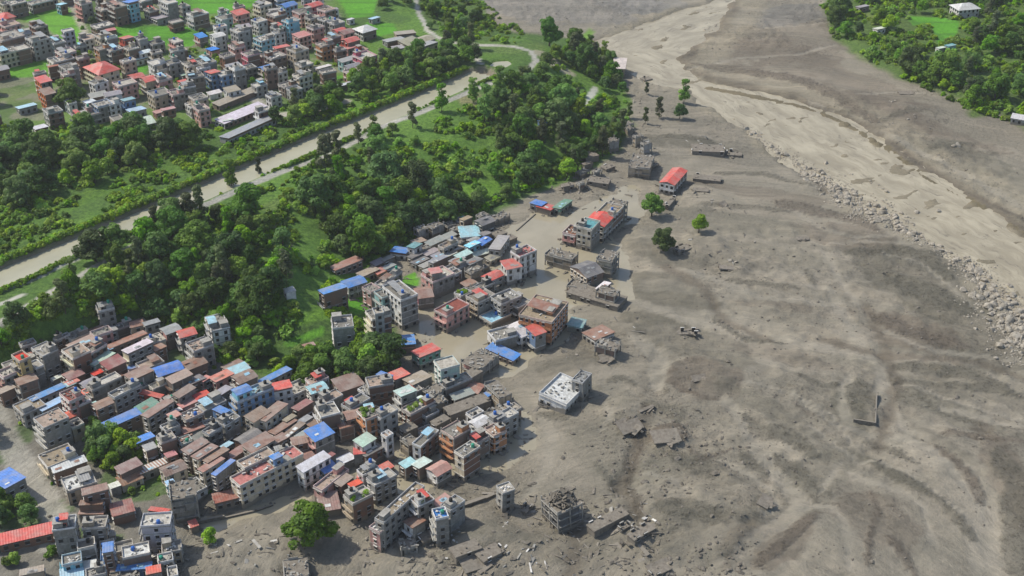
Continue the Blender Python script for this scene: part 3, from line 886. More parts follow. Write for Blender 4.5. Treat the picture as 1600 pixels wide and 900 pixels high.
def water_sheet(name, P, z, mat, step, sag=0.):
    P = np.asarray(P); x0, y0 = P.min(0) - step; x1, y1 = P.max(0) + step
    X, Y = np.meshgrid(np.arange(x0, x1 + step, step), np.arange(y0, y1 + step, step))
    x = X.ravel(); y = Y.ravel()
    i = inpoly(x, y, P); dd, _, _ = polydist(x, y, P, True)
    ok = i | (dd < max(step * 1.5, sag))
    n_x = X.shape[1]; n_y = X.shape[0]
    J = (np.arange(n_y - 1)[:, None] * n_x + np.arange(n_x - 1)[None, :]).ravel()
    q = np.stack([J, J + 1, J + n_x + 1, J + n_x], 1)
    q = q[ok[q].all(1)]
    u, inv = np.unique(q, return_inverse=True)
    xx, yy = x[u], y[u]
    dd, _, pr = polydist(xx, yy, RIV_L if 'river' in name else (CANAL if 'canal' in name else [tuple(P[0]), tuple(P[len(P) // 2])]))
    o = fastmesh(name, np.stack([xx, yy, np.full(len(xx), z)], 1), inv.reshape(q.shape), [mat], [('flow', 'FLOAT_VECTOR', np.stack([dd, pr, 0 * pr], 1))])
    o['kind'] = 'structure'
    return o


water_sheet('river_water', RIVER, -1.05, M['river'], 3.0)
CA = np.array(CANAL); tg = np.gradient(CA, axis=0); tg /= np.linalg.norm(tg, axis=1)[:, None]
nn = np.stack([-tg[:, 1], tg[:, 0]], 1)
water_sheet('canal_water', np.concatenate([CA + nn * (CANAL_HW + 1.5), (CA - nn * (CANAL_HW + 1.5))[::-1]]), PLAT - 1.3, M['canal'], 2.0)
water_sheet('pond_water', POOL, PLAT - .9, M['canal'], 1.0)
for i_, P in enumerate(FLOOD):
    water_sheet('flood_water', P, -.10 + i_ * .012, M['flood'], 2.0, 5.)

# ------------------------------------------------------------------ trees
def leaf_cloud(clumps, n, size, seed, flat=.0):
    """many small leaf sized faces spread over clumps: (cx,cy,cz,r)"""
    rg = np.random.default_rng(seed)
    cl = np.array(clumps); wgt = cl[:, 3] ** 2; wgt = wgt / wgt.sum()
    k = rg.choice(len(cl), n, p=wgt)
    v = rg.normal(size=(n, 3)); v[:, 2] = v[:, 2] + .25; v /= np.linalg.norm(v, axis=1)[:, None]
    r = cl[k, 3] * (0.62 + .46 * rg.random(n) ** .6)
    c = cl[k, :3] + v * r[:, None] * np.array([1, 1, .8])
    nrm = v + np.array([0, 0, .35]) + rg.normal(size=(n, 3)) * .36; nrm /= np.linalg.norm(nrm, axis=1)[:, None]
    t = np.cross(nrm, rg.normal(size=(n, 3))); t /= np.linalg.norm(t, axis=1)[:, None]
    b = np.cross(nrm, t)
    s1 = size * (.6 + .9 * rg.random(n))[:, None]; s2 = s1 * (.45 + .3 * rg.random(n))[:, None]
    co = np.stack([c - t * s1, c - b * s2, c + t * s1, c + b * s2 * 1.1], 1).reshape(-1, 3)
    q = np.arange(n * 4).reshape(n, 4)
    tint = np.clip(rg.random(len(cl))[k] * .6 + rg.random(n) * .4, 0, 1)
    return co, q, np.repeat(tint, 4)


def crown_mesh(name, clumps, n, size, seed, mat):
    co, q, tint = leaf_cloud(clumps, n, size, seed)
    o = fastmesh(name, co, q, [mat], [('tint', 'FLOAT', tint)], smooth=False)
    me = o.data
    bpy.data.objects.remove(o)
    return me


def trunk_mesh(h, r, clumps, seed):
    rg = random.Random(seed); mb = MB()
    p = Vector((0, 0, -.8)); tip = Vector((rg.uniform(-.4, .4), rg.uniform(-.4, .4), h))
    mid = (p + tip) / 2 + Vector((rg.uniform(-.3, .3), rg.uniform(-.3, .3), 0))
    mb.tube(p, mid, r, r * .75, 7); mb.tube(mid, tip, r * .75, r * .4, 7)
    for c in rg.sample(clumps, min(6, len(clumps))):
        a = mid.lerp(tip, rg.uniform(.2, .9)); mb.tube(a, Vector(c[:3]), r * .38, r * .1, 5)
    me = bpy.data.meshes.new('trunk'); me.from_pydata(mb.v, [], mb.f); me.materials.append(M['bark'])
    return me


def clumps_round(rad, h0, h1, n, seed, cr=(.28, .45)):
    rg = random.Random(seed); out = []
    for i in range(n):
        a = rg.uniform(0, 2 * math.pi); t = rg.random(); rr = rad * math.sqrt(rg.random()) * (.95 - .55 * t * t)
        z = h0 + (h1 - h0) * (t if rr < rad * .6 else t * .7)
        out.append((rr * math.cos(a) * rg.uniform(.8, 1.1), rr * math.sin(a), z, rad * rg.uniform(*cr)))
    return out


KINDS = {}


def kind(name, mats, rad, h0, h1, ncl, nleaf, size, th, tr, cr=(.28, .45), nvar=3):
    L = []
    for v in range(nvar):
        sd_ = hash((name, v)) if False else (sum(map(ord, name)) * 7 + v * 131)
        cl = clumps_round(rad, h0, h1, ncl, sd_, cr)
        L.append((crown_mesh('crown', cl, nleaf, size, sd_, M[mats[v % len(mats)]]), trunk_mesh(th, tr, cl, sd_)))
    KINDS[name] = L


kind('broadleaf_tree', ['leaf_dark', 'leaf_mid', 'leaf_mid', 'leaf_mid', 'leaf_bright', 'leaf_dark'], 4.6, 4.0, 9.6, 26, 2300, .46, 7.5, .32, nvar=6)
kind('big_tree', ['leaf_dark', 'leaf_dark', 'leaf_mid'], 7.6, 5.0, 13.5, 46, 5600, .55, 10, .6, (.2, .34), nvar=3)
kind('slender_tree', ['leaf_olive', 'leaf_mid'], 2.7, 2.5, 14.5, 26, 1700, .42, 13.0, .2, (.36, .6), nvar=3)
kind('bushy_tree', ['leaf_bright', 'leaf_mid', 'leaf_bright'], 3.1, 1.6, 5.2, 20, 1300, .42, 4, .2, nvar=3)
NTREE = [0]
OCC = []          # footprints of houses: x, y, radius


def tree(kd, x, y, label, group, sc=1., cat='tree', z=None, v=None):
    z = H(x, y) if z is None else z
    L = KINDS[kd]; cm_, tm_ = L[random.randrange(len(L)) if v is None else v]
    r = empty(kd, (x, y, z), random.uniform(0, 6.28))
    r.scale = (sc * random.uniform(.9, 1.12), sc * random.uniform(.9, 1.12), sc * random.uniform(.85, 1.15))
    tag(r, label, cat, group)
    for nm, me in (('crown', cm_), ('trunk', tm_)):
        o = bpy.data.objects.new(nm, me); COL.objects.link(o); o.parent = r
    NTREE[0] += 1
    return r


# ------------------------------------------------------------------ geometry-node scatter for what nobody could count
def scatter(name, pts, scl, meshes, label, cat, seed=1, tilt=.3):
    rg = np.random.default_rng(seed); n = len(pts)
    src = bpy.data.collections.new(name + '_sources')
    for k, me in enumerate(meshes):
        o = bpy.data.objects.new('%s_source' % name, me); src.objects.link(o)
    me = bpy.data.meshes.new(name)
    me.vertices.add(n); me.vertices.foreach_set('co', np.asarray(pts, np.float32).ravel())
    rot = np.stack([rg.normal(0, tilt, n), rg.normal(0, tilt, n), rg.random(n) * 6.28], 1)
    for an, ty, dt, key in (('rot', 'FLOAT_VECTOR', rot, 'vector'), ('scl', 'FLOAT_VECTOR', scl, 'vector')):
        a = me.attributes.new(an, ty, 'POINT'); a.data.foreach_set(key, np.asarray(dt, np.float32).ravel())
    a = me.attributes.new('pick', 'INT', 'POINT'); a.data.foreach_set('value', rg.integers(0, len(meshes), n).astype(np.int32))
    for mm in meshes[0].materials: me.materials.append(mm)
    o = bpy.data.objects.new(name, me); COL.objects.link(o)
    g = bpy.data.node_groups.new(name + '_scatter', 'GeometryNodeTree')
    g.interface.new_socket('Geometry', in_out='INPUT', socket_type='NodeSocketGeometry')
    g.interface.new_socket('Geometry', in_out='OUTPUT', socket_type='NodeSocketGeometry')
    N = g.nodes; I_ = N.new('NodeGroupInput'); O_ = N.new('NodeGroupOutput')
    ip = N.new('GeometryNodeInstanceOnPoints'); ci = N.new('GeometryNodeCollectionInfo')
    ci.inputs['Collection'].default_value = src; ci.inputs['Separate Children'].default_value = True; ci.inputs['Reset Children'].default_value = True
    ip.inputs['Pick Instance'].default_value = True
    def na(nm, ty):
        q = N.new('GeometryNodeInputNamedAttribute'); q.data_type = ty; q.inputs[0].default_value = nm; return q.outputs[0]
    l = g.links.new
    l(I_.outputs[0], ip.inputs['Points']); l(ci.outputs[0], ip.inputs['Instance'])
    l(na('pick', 'INT'), ip.inputs['Instance Index'])
    er = N.new('FunctionNodeEulerToRotation'); l(na('rot', 'FLOAT_VECTOR'), er.inputs[0]); l(er.outputs[0], ip.inputs['Rotation'])
    l(na('scl', 'FLOAT_VECTOR'), ip.inputs['Scale']); l(ip.outputs[0], O_.inputs[0])
    md = o.modifiers.new('scatter', 'NODES'); md.node_group = g
    tag(o, label, cat, None, 'stuff')
    return o


def rock_mesh(name, seed, mat, sub=2):
    import bmesh
    bm = bmesh.new(); bmesh.ops.create_icosphere(bm, subdivisions=sub, radius=1)
    rg = random.Random(seed); pl = [(Vector([rg.gauss(0, 1) for _ in range(3)]).normalized(), rg.uniform(.55, .9)) for _ in range(9)]
    for v in bm.verts:
        for nn_, d_ in pl:
            k = v.co.dot(nn_)
            if k > d_: v.co -= nn_ * (k - d_)
        v.co.z *= .75
    me = bpy.data.meshes.new(name); bm.to_mesh(me); bm.free(); me.materials.append(mat)
    return me


# ------------------------------------------------------------------ houses
WALLC = dict(pink=(.60, .33, .29), hotpink=(.62, .15, .21), white=(.74, .73, .70), cream=(.66, .57, .42), tan=(.46, .38, .28), grey=(.36, .36, .345),
             blue=(.16, .27, .45), sky=(.22, .50, .62), teal=(.30, .50, .48), mint=(.45, .60, .54), green=(.16, .33, .26), orange=(.50, .24, .12), vivid=(.60, .16, .05),
             brown=(.20, .12, .085), brick=(.24, .12, .08), red=(.42, .10, .07), lavender=(.48, .48, .54), dark=(.12, .12, .12), yellow=(.52, .40, .18))
ROOFC = dict(blue=(.045, .22, .60), sky=(.33, .58, .72), red=(.58, .075, .055), orange=(.62, .12, .06), rust=(.30, .13, .08), brown=(.22, .115, .075), maroon=(.26, .085, .065),
             grey=(.28, .29, .29), white=(.66, .67, .65), mint=(.42, .58, .53), green=(.07, .27, .17), tan=(.33, .27, .19), dark=(.09, .09, .09), teal=(.12, .33, .36), pink=(.50, .20, .18))
WORDW = dict(hotpink='bright pink', sky='pale blue', vivid='vivid orange', lavender='pale lilac', dark='dark grey', yellow='ochre', brick='brick', mint='pale green', tan='tan')
WORDR = dict(blue='blue tin roof', sky='pale blue tin roof', red='red tin roof', orange='orange-red tin roof', rust='rusty tin roof', brown='brown tin roof', maroon='maroon tin roof',
             grey='grey tin roof', white='white tin roof', mint='pale green tin roof', green='green tin roof', tan='tan tin roof', dark='dark tin roof', teal='teal tin roof', pink='pink tin roof')
WORDR['flat'] = 'flat concrete roof'; WORDR['ruin'] = 'broken roof heaped with debris'; WORDR['slab'] = 'mud-covered flat roof'; WORDR['garden'] = 'plants growing on its flat roof'
WORDR['hip'] = 'red hipped roof'; WORDR['whip'] = 'white hipped roof'
NUMW = {1: 'single-storey', 2: 'two-storey', 3: 'three-storey', 4: 'four-storey', 5: 'five-storey', 6: 'six-storey'}
HOUSES = []       # dicts for labelling


def tin_sheet(mb, x0, x1, y0, y1, zf, th=.08, period=.85, amp=.05, along='y'):
    """corrugated sheet; zf(x,y) gives height; folds run along the slope"""
    if along == 'y':
        n = max(2, int(round((x1 - x0) / period * 2)))
        X = [x0 + (x1 - x0) * i / n for i in range(n + 1)]
        for i in range(n):
            a, b = X[i], X[i + 1]; ea = amp * (i % 2); eb = amp * ((i + 1) % 2)
            ym = (y0 + y1) / 2
            for u, v in ((y0, ym), (ym, y1)):
                mb.poly([(a, u, zf(a, u) + ea), (b, u, zf(b, u) + eb), (b, v, zf(b, v) + eb), (a, v, zf(a, v) + ea)])
    else:
        n = max(2, int(round((y1 - y0) / period * 2)))
        Y = [y0 + (y1 - y0) * i / n for i in range(n + 1)]
        for i in range(n):
            a, b = Y[i], Y[i + 1]; ea = amp * (i % 2); eb = amp * ((i + 1) % 2)
            xm = (x0 + x1) / 2
            for u, v in ((x0, xm), (xm, x1)):
                mb.poly([(u, a, zf(u, a) + ea), (v, a, zf(v, a) + ea), (v, b, zf(v, b) + eb), (u, b, zf(u, b) + eb)])
    # rim below the sheet gives it an edge
    for (p, q) in (((x0, y0), (x1, y0)), ((x1, y0), (x1, y1)), ((x1, y1), (x0, y1)), ((x0, y1), (x0, y0))):
        m1 = ((p[0] + q[0]) / 2, (p[1] + q[1]) / 2)
        for a, b in ((p, m1), (m1, q)):
            mb.poly([(*a, zf(*a) - th), (*b, zf(*b) - th), (*b, zf(*b) + amp * .5), (*a, zf(*a) + amp * .5)])


def debris(mb, rg, x0, x1, y0, y1, z, n, big=1.6):
    for _ in range(n):
        sx, sy = rg.uniform(.3, big), rg.uniform(.2, big * .6)
        rot = Quaternion((rg.gauss(0, .3), rg.gauss(0, .3), 1), rg.uniform(0, 6.28)).to_matrix() @ Matrix.Rotation(rg.gauss(0, .25), 3, 'X')
        mb.rbox((rg.uniform(x0, x1), rg.uniform(y0, y1), z + rg.uniform(0, .35)), (sx, sy, rg.uniform(.12, .5)), rot)


def house(cx, cy, a, L, W, st, wall, roof, far=False, base=None, label=None, short=None, fh=2.8, px=None, side=None, group=None, tiltr=0., top=None, striped=False, bare=False, heap=False):
    """a: direction of the long (local x) axis; the -x end and the -y side face the camera"""
    rg = random.Random(int(cx * 31 + cy * 17) & 0xffffff)
    if far and L < 20: L *= .86; W *= .80
    g = H(cx, cy) if base is None else base
    Hh = st * fh
    root = empty('house', (cx, cy, g), a)
    if tiltr: root.rotation_euler = (tiltr, tiltr * .4, a)
    hx, hy = L / 2, W / 2
    wc = WALLC[wall]
    jit = rg.uniform(.85, 1.12); wc = tuple(min(.8, c * jit) for c in wc)
    if side is None:
        if wall in ('brick', 'brown'): side = 'brick'
        else: side = rg.choice(['same', 'same', 'brick', 'cement', 'cement']) if not far else rg.choice(['same', 'same', 'same', 'cement', 'brick'])
    smi = {'same': 0, 'brick': 1, 'cement': 2}[side]
    fmi = 1 if wall in ('brick', 'brown') and rg.random() < .6 else 0
    flatroof = roof in ('flat', 'ruin', 'slab', 'garden')
    z0 = -3.0
    ruin = roof == 'ruin'
    # walls with sides: bottom, top, -y, +x, +y, -x
    wb = MB()
    if ruin:
        # open frame: set-back walls inside slabs and columns, some bays open
        wb.box(-hx + .9, hx - .9, -hy + .5, hy - .5, z0, Hh - .25, [smi, smi, smi, smi, smi, fmi])
        for k in range(st):
            za, zb = k * fh, (k + 1) * fh - .25
            nb = max(2, int(L / 3.2))
            for i in range(nb):
                xa = -hx + L * i / nb
                if rg.random() < .55: wb.box(xa + .25, xa + L / nb - .05, -hy + .003, -hy + .22, za, za + rg.choice([1.0, fh - .3, fh - .3, 1.6]), smi)
            nb = max(1, int(W / 3.2))
            for i in range(nb):
                ya = -hy + W * i / nb
                if rg.random() < .6: wb.box(-hx + .003, -hx + .22, ya + .25, ya + W / nb - .05, za, za + rg.choice([1.0, fh - .3, 1.4]), fmi)
    else:
        wb.box(-hx, hx, -hy, hy, z0, Hh - .02, [smi, smi, smi, fmi, smi, fmi])
    wb.build('wall', [M['paint'], M['brick'], M['cement']] if roof != 'slab' else [M['mudcrust']] * 3, root, wc)
    # floor slabs and columns
    smat = M['slab'] if (wall in ('grey', 'tan', 'brown', 'brick', 'dark') or rg.random() < .4 or ruin) else M['trim']
    if roof == 'slab': smat = M['mudcrust']
    for k in range(1, st + (1 if flatroof else 0)):
        o_ = (.10 if rg.random() < .6 else .2) if k < st else .30
        if k < st and rg.random() < .35 and not ruin: continue
        sb_ = MB()
        sb_.box(-hx - o_, hx + o_ * .6, -hy - o_ * .5, hy + o_ * .5, k * fh - .24, k * fh + .0, 0)
        sb_.build('floor_slab', [smat], root)
    if ruin or (rg.random() < .25 and not far and roof != 'slab'):
        sb_ = MB(); nx_ = max(1, int(L / 4)); ny_ = max(1, int(W / 4))
        for i in range(nx_ + 1):
            for j in range(ny_ + 1):
                if 0 < i < nx_ and 0 < j < ny_: continue
                x, y = -hx + L * i / nx_, -hy + W * j / ny_
                x = min(max(x, -hx + .1), hx - .1); y = min(max(y, -hy + .1), hy - .1)
                sb_.box(x - .19, x + .19, y - .19, y + .19, z0, Hh + (rg.choice([0, .6, 1.4]) if flatroof else -.3))
        sb_.build('column', [smat], root, kind='stuff')
    # windows with hoods: a dark pane in a proud frame
    wn = MB(); hd_ = MB()
    for k in range(st):
        zc = k * fh + 1.5
        for fx, n_, ln in (('-y', max(1, int(L / 2.7)), L), ('-x', max(1, int(W / 2.3)), W), ('+y', max(1, int(L / 3.2)), L), ('+x', max(1, int(W / 2.6)), W)):
            if smi and fx == '-y' and not ruin and rg.random() < (.5 if side == 'brick' else .42): continue
            for i in range(n_):
                if rg.random() < .12: continue
                c = -ln / 2 + ln * (i + .5) / n_
                ww = .55 + .15 * rg.random(); hh = .72 if rg.random() < .75 else 1.05
                dv = -.004 if ruin else .05
                zz0, zz1 = zc - hh, zc + .75
                if fx == '-y': B = (c - ww, c + ww, -hy - dv, -hy + .3); T = (c - ww - .18, c + ww + .18, -hy - .42, -hy)
                elif fx == '+y': B = (c - ww, c + ww, hy - .3, hy + dv); T = (c - ww - .18, c + ww + .18, hy, hy + .42)
                elif fx == '-x': B = (-hx - dv, -hx + .3, c - ww, c + ww); T = (-hx - .42, -hx, c - ww - .18, c + ww + .18)
                else: B = (hx - .3, hx + dv, c - ww, c + ww); T = (hx, hx + .42, c - ww - .18, c + ww + .18)
                if ruin or (roof == 'slab' and rg.random() < .6): continue
                wn.box(*B, zz0, zz1)
                if not far or rg.random() < .5: hd_.box(*T, zz1 + .05, zz1 + .17)
                if not far: hd_.box(T[0] * .5 + B[0] * .5, T[1] * .5 + B[1] * .5, T[2] * .6 + B[2] * .4, T[3] * .6 + B[3] * .4, zz0 - .16, zz0 - .05)
    wn.build('window', [M['dark']], root, kind='stuff')
    hd_.build('window_hood', [M['trim'] if rg.random() < .5 else M['slab']], root, kind='stuff')
    # balconies on the street end
    if st >= 2 and not ruin and W > 4 and rg.random() < (.65 if not far else .4):
        bcol = tuple(min(.75, c * 1.25) for c in wc) if rg.random() < .6 else (.55, .54, .5)
        for k in range(1, st):
            if rg.random() < .15: continue
            zb = k * fh; bl = MB()
            bl.box(-hx - 1.15, -hx - .19, -hy + .2, hy - .2, zb - .17, zb - .02)
            bo = bl.build('balcony', [M['paint']], root, bcol)
            bl = MB()
            bl.box(-hx - 1.13, -hx - 1.05, -hy + .2, hy - .2, zb - .02, zb + .5); bl.box(-hx - 1.13, -hx - 1.05, -hy + .2, hy - .2, zb + .85, zb + .97)
            nn_ = max(2, int(W / 1.3))
            for i in range(nn_ + 1):
                y = -hy + .25 + (W - .5) * i / nn_
                bl.box(-hx - 1.12, -hx - 1.06, y - .05, y + .05, zb + .49, zb + .86)
            bl.build('railing', [M['paint']], bo, bcol)
    clean = rg.random()
    if flatroof:
        rc = {'tan': (.42, .36, .28)}.get(top, rg.choice([(.36, .34, .30), (.27, .26, .23), (.45, .42, .36), (.22, .21, .185), (.40, .31, .25), (.50, .48, .43)]))
        if top in ROOFC: rc = ROOFC[top]
        if roof == 'slab' or ruin: rc = (.225, .20, .165)
        rt = MB(); rt.box(-hx - .08, hx + .08, -hy - .08, hy + .08, Hh + .002, Hh + .07)
        rto = rt.build('roof_terrace', [M['concrete'] if roof not in ('slab',) else M['mudcrust']], root, rc)
        if roof in ('flat', 'garden'):
            pr = MB(); ph = rg.uniform(.5, .95); e = .16
            pr.box(-hx - .10, hx + .10, -hy - .10, -hy - .10 + e, Hh + .07, Hh + ph); pr.box(-hx - .10, hx + .10, hy + .10 - e, hy + .10, Hh + .07, Hh + ph)
            pr.box(-hx - .10, -hx - .10 + e, -hy - .10 + e, hy + .10 - e, Hh + .07, Hh + ph); pr.box(hx + .10 - e, hx + .10, -hy - .10 + e, hy + .10 - e, Hh + .07, Hh + ph)
            pr.build('parapet', [M['paint']], rto, tuple(c * .5 + .34 for c in wc))
            if bare:
                pass
            elif st >= 2 and L > 5 and rg.random() < .72:
                sw, sl_ = min(2.6, W * .5), min(3.6, L * .42); sx = rg.choice([-1, 1]) * (hx - sl_ / 2 - .4); sy = rg.choice([-1, 1]) * (hy - sw / 2 - .4)
                sr_ = MB(); sr_.box(sx - sl_ / 2, sx + sl_ / 2, sy - sw / 2, sy + sw / 2, Hh + .07, Hh + 2.4, 0)
                sr_.box(sx - sl_ / 2 - .25, sx + sl_ / 2 + .25, sy - sw / 2 - .25, sy + sw / 2 + .25, Hh + 2.4, Hh + 2.56, 1)
                sr_.build('stair_room', [M['paint'], M['slab']], rto, wc if rg.random() < .6 else (.3, .29, .27))
                if rg.random() < .6:
                    tk = MB(); tk.cyl(sx, sy, Hh + 2.56, Hh + 3.7, .6); tk.build('water_tank', [M['plastic']], rto, rg.choice([(.02, .02, .02), (.02, .02, .02), (.03, .12, .40), (.03, .25, .16)]))
            elif rg.random() < .5:
                tk = MB(); tx, ty = rg.uniform(-hx * .6, hx * .6), rg.uniform(-hy * .6, hy * .6); tk.cyl(tx, ty, Hh + .07, Hh + 1.3, .62)
                tk.build('water_tank', [M['plastic']], rto, rg.choice([(.02, .02, .02), (.03, .12, .40), (.03, .25, .16)]))
            if L * W > 110 and not bare:
                for _ in range(int(L * W / 60)):
                    qx, qy = rg.uniform(-hx * .75, hx * .7), rg.uniform(-hy * .7, hy * .65); q1, q2, q3 = rg.uniform(1, 2.4), rg.uniform(1, 2), rg.uniform(.8, 2.4)
                    ex = MB(); ex.box(qx - q1, qx + q1, qy - q2, qy + q2, Hh + .07, Hh + q3 - .1, 0); ex.box(qx - q1 - .2, qx + q1 + .2, qy - q2 - .2, qy + q2 + .2, Hh + q3 - .1, Hh + q3 + rg.uniform(0, .05), 1)
                    ex.build('roof_room', [M['paint'], M['slab']], rto, rg.choice([wc, (.6, .59, .55), (.3, .28, .25), (.5, .4, .33)]))
            if rg.random() < .3 and L > 6 and not bare:
                tn = MB(); s_ = .02 * rg.choice([-1, 1]); q0 = rg.uniform(-hx + .3, 0); q1 = q0 + hx * .8
                tin_sheet(tn, q0, q1, -hy * .8, hy * .8, lambda x, y: Hh + 2.1 + y * .08)
                for x in (q0 + .2, q1 - .2):
                    for y in (-hy * .75, hy * .75): tn.box(x - .06, x + .06, y - .06, y + .06, Hh + .07, Hh + 2.0)
                tn.build('shed_roof', [M['tin']], rto, rg.choice([ROOFC['rust'], ROOFC['grey'], ROOFC['red'], ROOFC['sky'], ROOFC['grey'], ROOFC['brown']]))
            if rg.random() < .75:
                dbm = MB(); debris(dbm, rg, -hx * .8, hx * .8, -hy * .75, hy * .75, Hh + .15, rg.randint(6, 12) + int(L * W / 14), 1.5)
                dbm.build('roof_clutter', [rg.choice([M['trim'], M['slab'], M['cement']])], rto, kind='stuff')
        if roof == 'garden':
            rgn = np.random.default_rng(rg.randint(0, 9999))
            cl = [(rg.uniform(-hx * .8, hx * .8), rg.uniform(-hy * .7, hy * .7), Hh + .6 + rg.random() * .6, rg.uniform(.5, 1.0)) for _ in range(int(4 + L * W / 9))]
            co_, q_, ti_ = leaf_cloud(cl, 60 * len(cl), .28, rg.randint(0, 9999))
            o = fastmesh('roof_plants', co_, q_, [M['leaf_bright']], [('tint', 'FLOAT', ti_)], False); o.parent = rto; o['kind'] = 'stuff'
        if ruin or roof == 'slab':
            dbm = MB(); debris(dbm, rg, -hx * .95, hx * .95, -hy * .9, hy * .9, Hh + .1, int((8 if ruin else 2) + L * W / (6 if ruin else 25)), 1.8 if ruin else 1.2)
            if heap:
                for _ in range(90):
                    qx, qy = rg.gauss(hx * .2, hx * .5), rg.gauss(0, hy * .5)
                    if abs(qx) > hx or abs(qy) > hy: continue
                    dome = max(0, 1 - (qx / hx) ** 2 - (qy / hy) ** 2) * 2.6
                    rot = Quaternion((rg.gauss(0, .4), rg.gauss(0, .4), 1), rg.uniform(0, 6.28)).to_matrix() @ Matrix.Rotation(rg.gauss(0, .4), 3, 'X')
                    dbm.rbox((qx, qy, Hh + dome * rg.uniform(.5, 1)), (rg.uniform(1, 4.2), rg.uniform(.6, 2.6), rg.uniform(.2, .5)), rot)
            dbm.build('debris', [M['slab'] if ruin and not heap else M['mudrock']], root, kind='stuff')
            if ruin:
                pr = MB()
                for i in range(int(L / 1.5)):
                    if rg.random() < .6: pr.box(-hx + i * 1.5, -hx + i * 1.5 + 1.5, -hy - .10, -hy + .06, Hh + .07, Hh + rg.uniform(.3, 1.1))
                    if rg.random() < .6: pr.box(-hx + i * 1.5, -hx + i * 1.5 + 1.5, hy - .06, hy + .10, Hh + .07, Hh + rg.uniform(.3, 1.1))
                pr.box(-hx - .10, -hx + .06, -hy + .1, -hy + W * rg.uniform(.4, .9), Hh + .071, Hh + .8)
                pr.build('parapet', [M['slab']], rto, kind='stuff')
    elif roof in ('hip', 'whip'):
        rf = MB(); o_ = .8; zt = Hh + min(hx, hy) * .5; k = max(hx - hy, .3)
        A = [(-hx - o_, -hy - o_, Hh), (hx + o_, -hy - o_, Hh), (hx + o_, hy + o_, Hh), (-hx - o_, hy + o_, Hh)]; B = [(-k, 0, zt), (k, 0, zt)]
        if hy > hx: k = max(hy - hx, .3); B = [(0, -k, zt), (0, k, zt)]
        if hy > hx:
            rf.poly([A[0], A[1], B[0]]); rf.poly([A[1], A[2], B[1], B[0]]); rf.poly([A[2], A[3], B[1]]); rf.poly([A[3], A[0], B[0], B[1]])
        else:
            rf.poly([A[0], A[1], B[1], B[0]]); rf.poly([A[1], A[2], B[1]]); rf.poly([A[2], A[3], B[0], B[1]]); rf.poly([A[3], A[0], B[0]])
        rf.box(-hx - o_, hx + o_, -hy - o_, hy + o_, Hh - .2, Hh - .005)
        rf.build('roof', [M['tin']], root, ROOFC['red'] if roof == 'hip' else ROOFC['white'])
    else:
        rf = MB(); o_ = .35 if L * W > 20 else .2; tp = rg.random()
        q_ = rg.uniform(0, .22) if roof not in ('blue', 'red') else rg.uniform(0, .08)
        rcol = tuple(c * rg.uniform(.9, 1.15) * (1 - q_) + q_ * .42 for c in ROOFC[roof])
        if tp < .62 or W < 4:
            sl = rg.choice([-.10, -.14, .08]) if W > 3 else -.1
            zf = lambda x, y: Hh + .25 + abs(sl) * hy + sl * -y * -1
            tin_sheet(rf, -hx - o_, hx + o_, -hy - o_, hy + o_, zf)
            gb = MB()      # wall up to the sheet
            for s_ in (-1, 1):
                gb.poly([(-hx, s_ * (hy - .005), Hh - .1), (hx, s_ * (hy - .005), Hh - .1), (hx, s_ * (hy - .005), zf(0, s_ * hy) - .09), (-hx, s_ * (hy - .005), zf(0, s_ * hy) - .09)])
                gb.poly([(s_ * (hx - .005), -hy, Hh - .1), (s_ * (hx - .005), hy, Hh - .1), (s_ * (hx - .005), hy, zf(0, hy) - .09), (s_ * (hx - .005), -hy, zf(0, -hy) - .09)])
            gb.build('eave_wall', [M['cement'] if rg.random() < .5 else M['brick']], root)
        else:
            pt = rg.uniform(.22, .34)
            zf = lambda x, y: Hh + .15 + (hy + o_ - abs(y)) * pt
            tin_sheet(rf, -hx - o_, hx + o_, -hy - o_, 0, zf); tin_sheet(rf, -hx - o_, hx + o_, 0.001, hy + o_, zf)
            gb = MB()
            for s_ in (-1, 1): gb.poly([(s_ * (hx - .005), -hy, Hh - .1), (s_ * (hx - .005), hy, Hh - .1), (s_ * (hx - .005), hy, zf(0, hy) - .05), (s_ * (hx - .005), 0, zf(0, 0) - .05), (s_ * (hx - .005), -hy, zf(0, -hy) - .05)])
            gb.build('gable_wall', [M['brick'] if rg.random() < .5 else M['cement']], root)
        rfo = rf.build('roof', [M['tin']], root, rcol)
        if striped:
            npn = 12
            for i in range(npn):
                x = -hx + (i + .75) * L / npn; pn = MB()
                ym = hy + o_
                for u, v in ((-ym, 0), (0, ym)):
                    pn.poly([(x, u, zf(x, u) + .09), (x + L / npn * .5, u, zf(x, u) + .09), (x + L / npn * .5, v, zf(x, v) + .09), (x, v, zf(x, v) + .09)])
                pn.build('roof_panel', [M['tin']], rfo, ROOFC['white'])
        if rg.random() < .35 and L > 6 and not far:      # patched sheets and weights lying on the roof
            pa = MB()
            for _ in range(rg.randint(1, 3)):
                x = rg.uniform(-hx * .8, hx * .5); y = rg.uniform(-hy * .7, hy * .1)
                pa.rbox((x, y, zf(x, y) + .12), (rg.uniform(1, 2.4), rg.uniform(.8, 1.6), .05), Matrix.Rotation(math.atan((zf(x, y + .2) - zf(x, y)) / .2), 3, 'X'))
            pa.build('roof_patch', [M['tin']], rfo, rg.choice([ROOFC['grey'], ROOFC['white'], ROOFC['sky'], ROOFC['rust']]))
    OCC.append((cx, cy, math.hypot(hx, hy) * .80, a, hx, hy))
    zc = g + Hh / 2
    HOUSES.append(dict(o=root, wall=wall, roof=roof, st=st, label=label, short=short, p=proj(cx, cy, g + Hh), x=cx, y=cy, far=far, area=L * W, group=group, ruin=ruin))
    return root


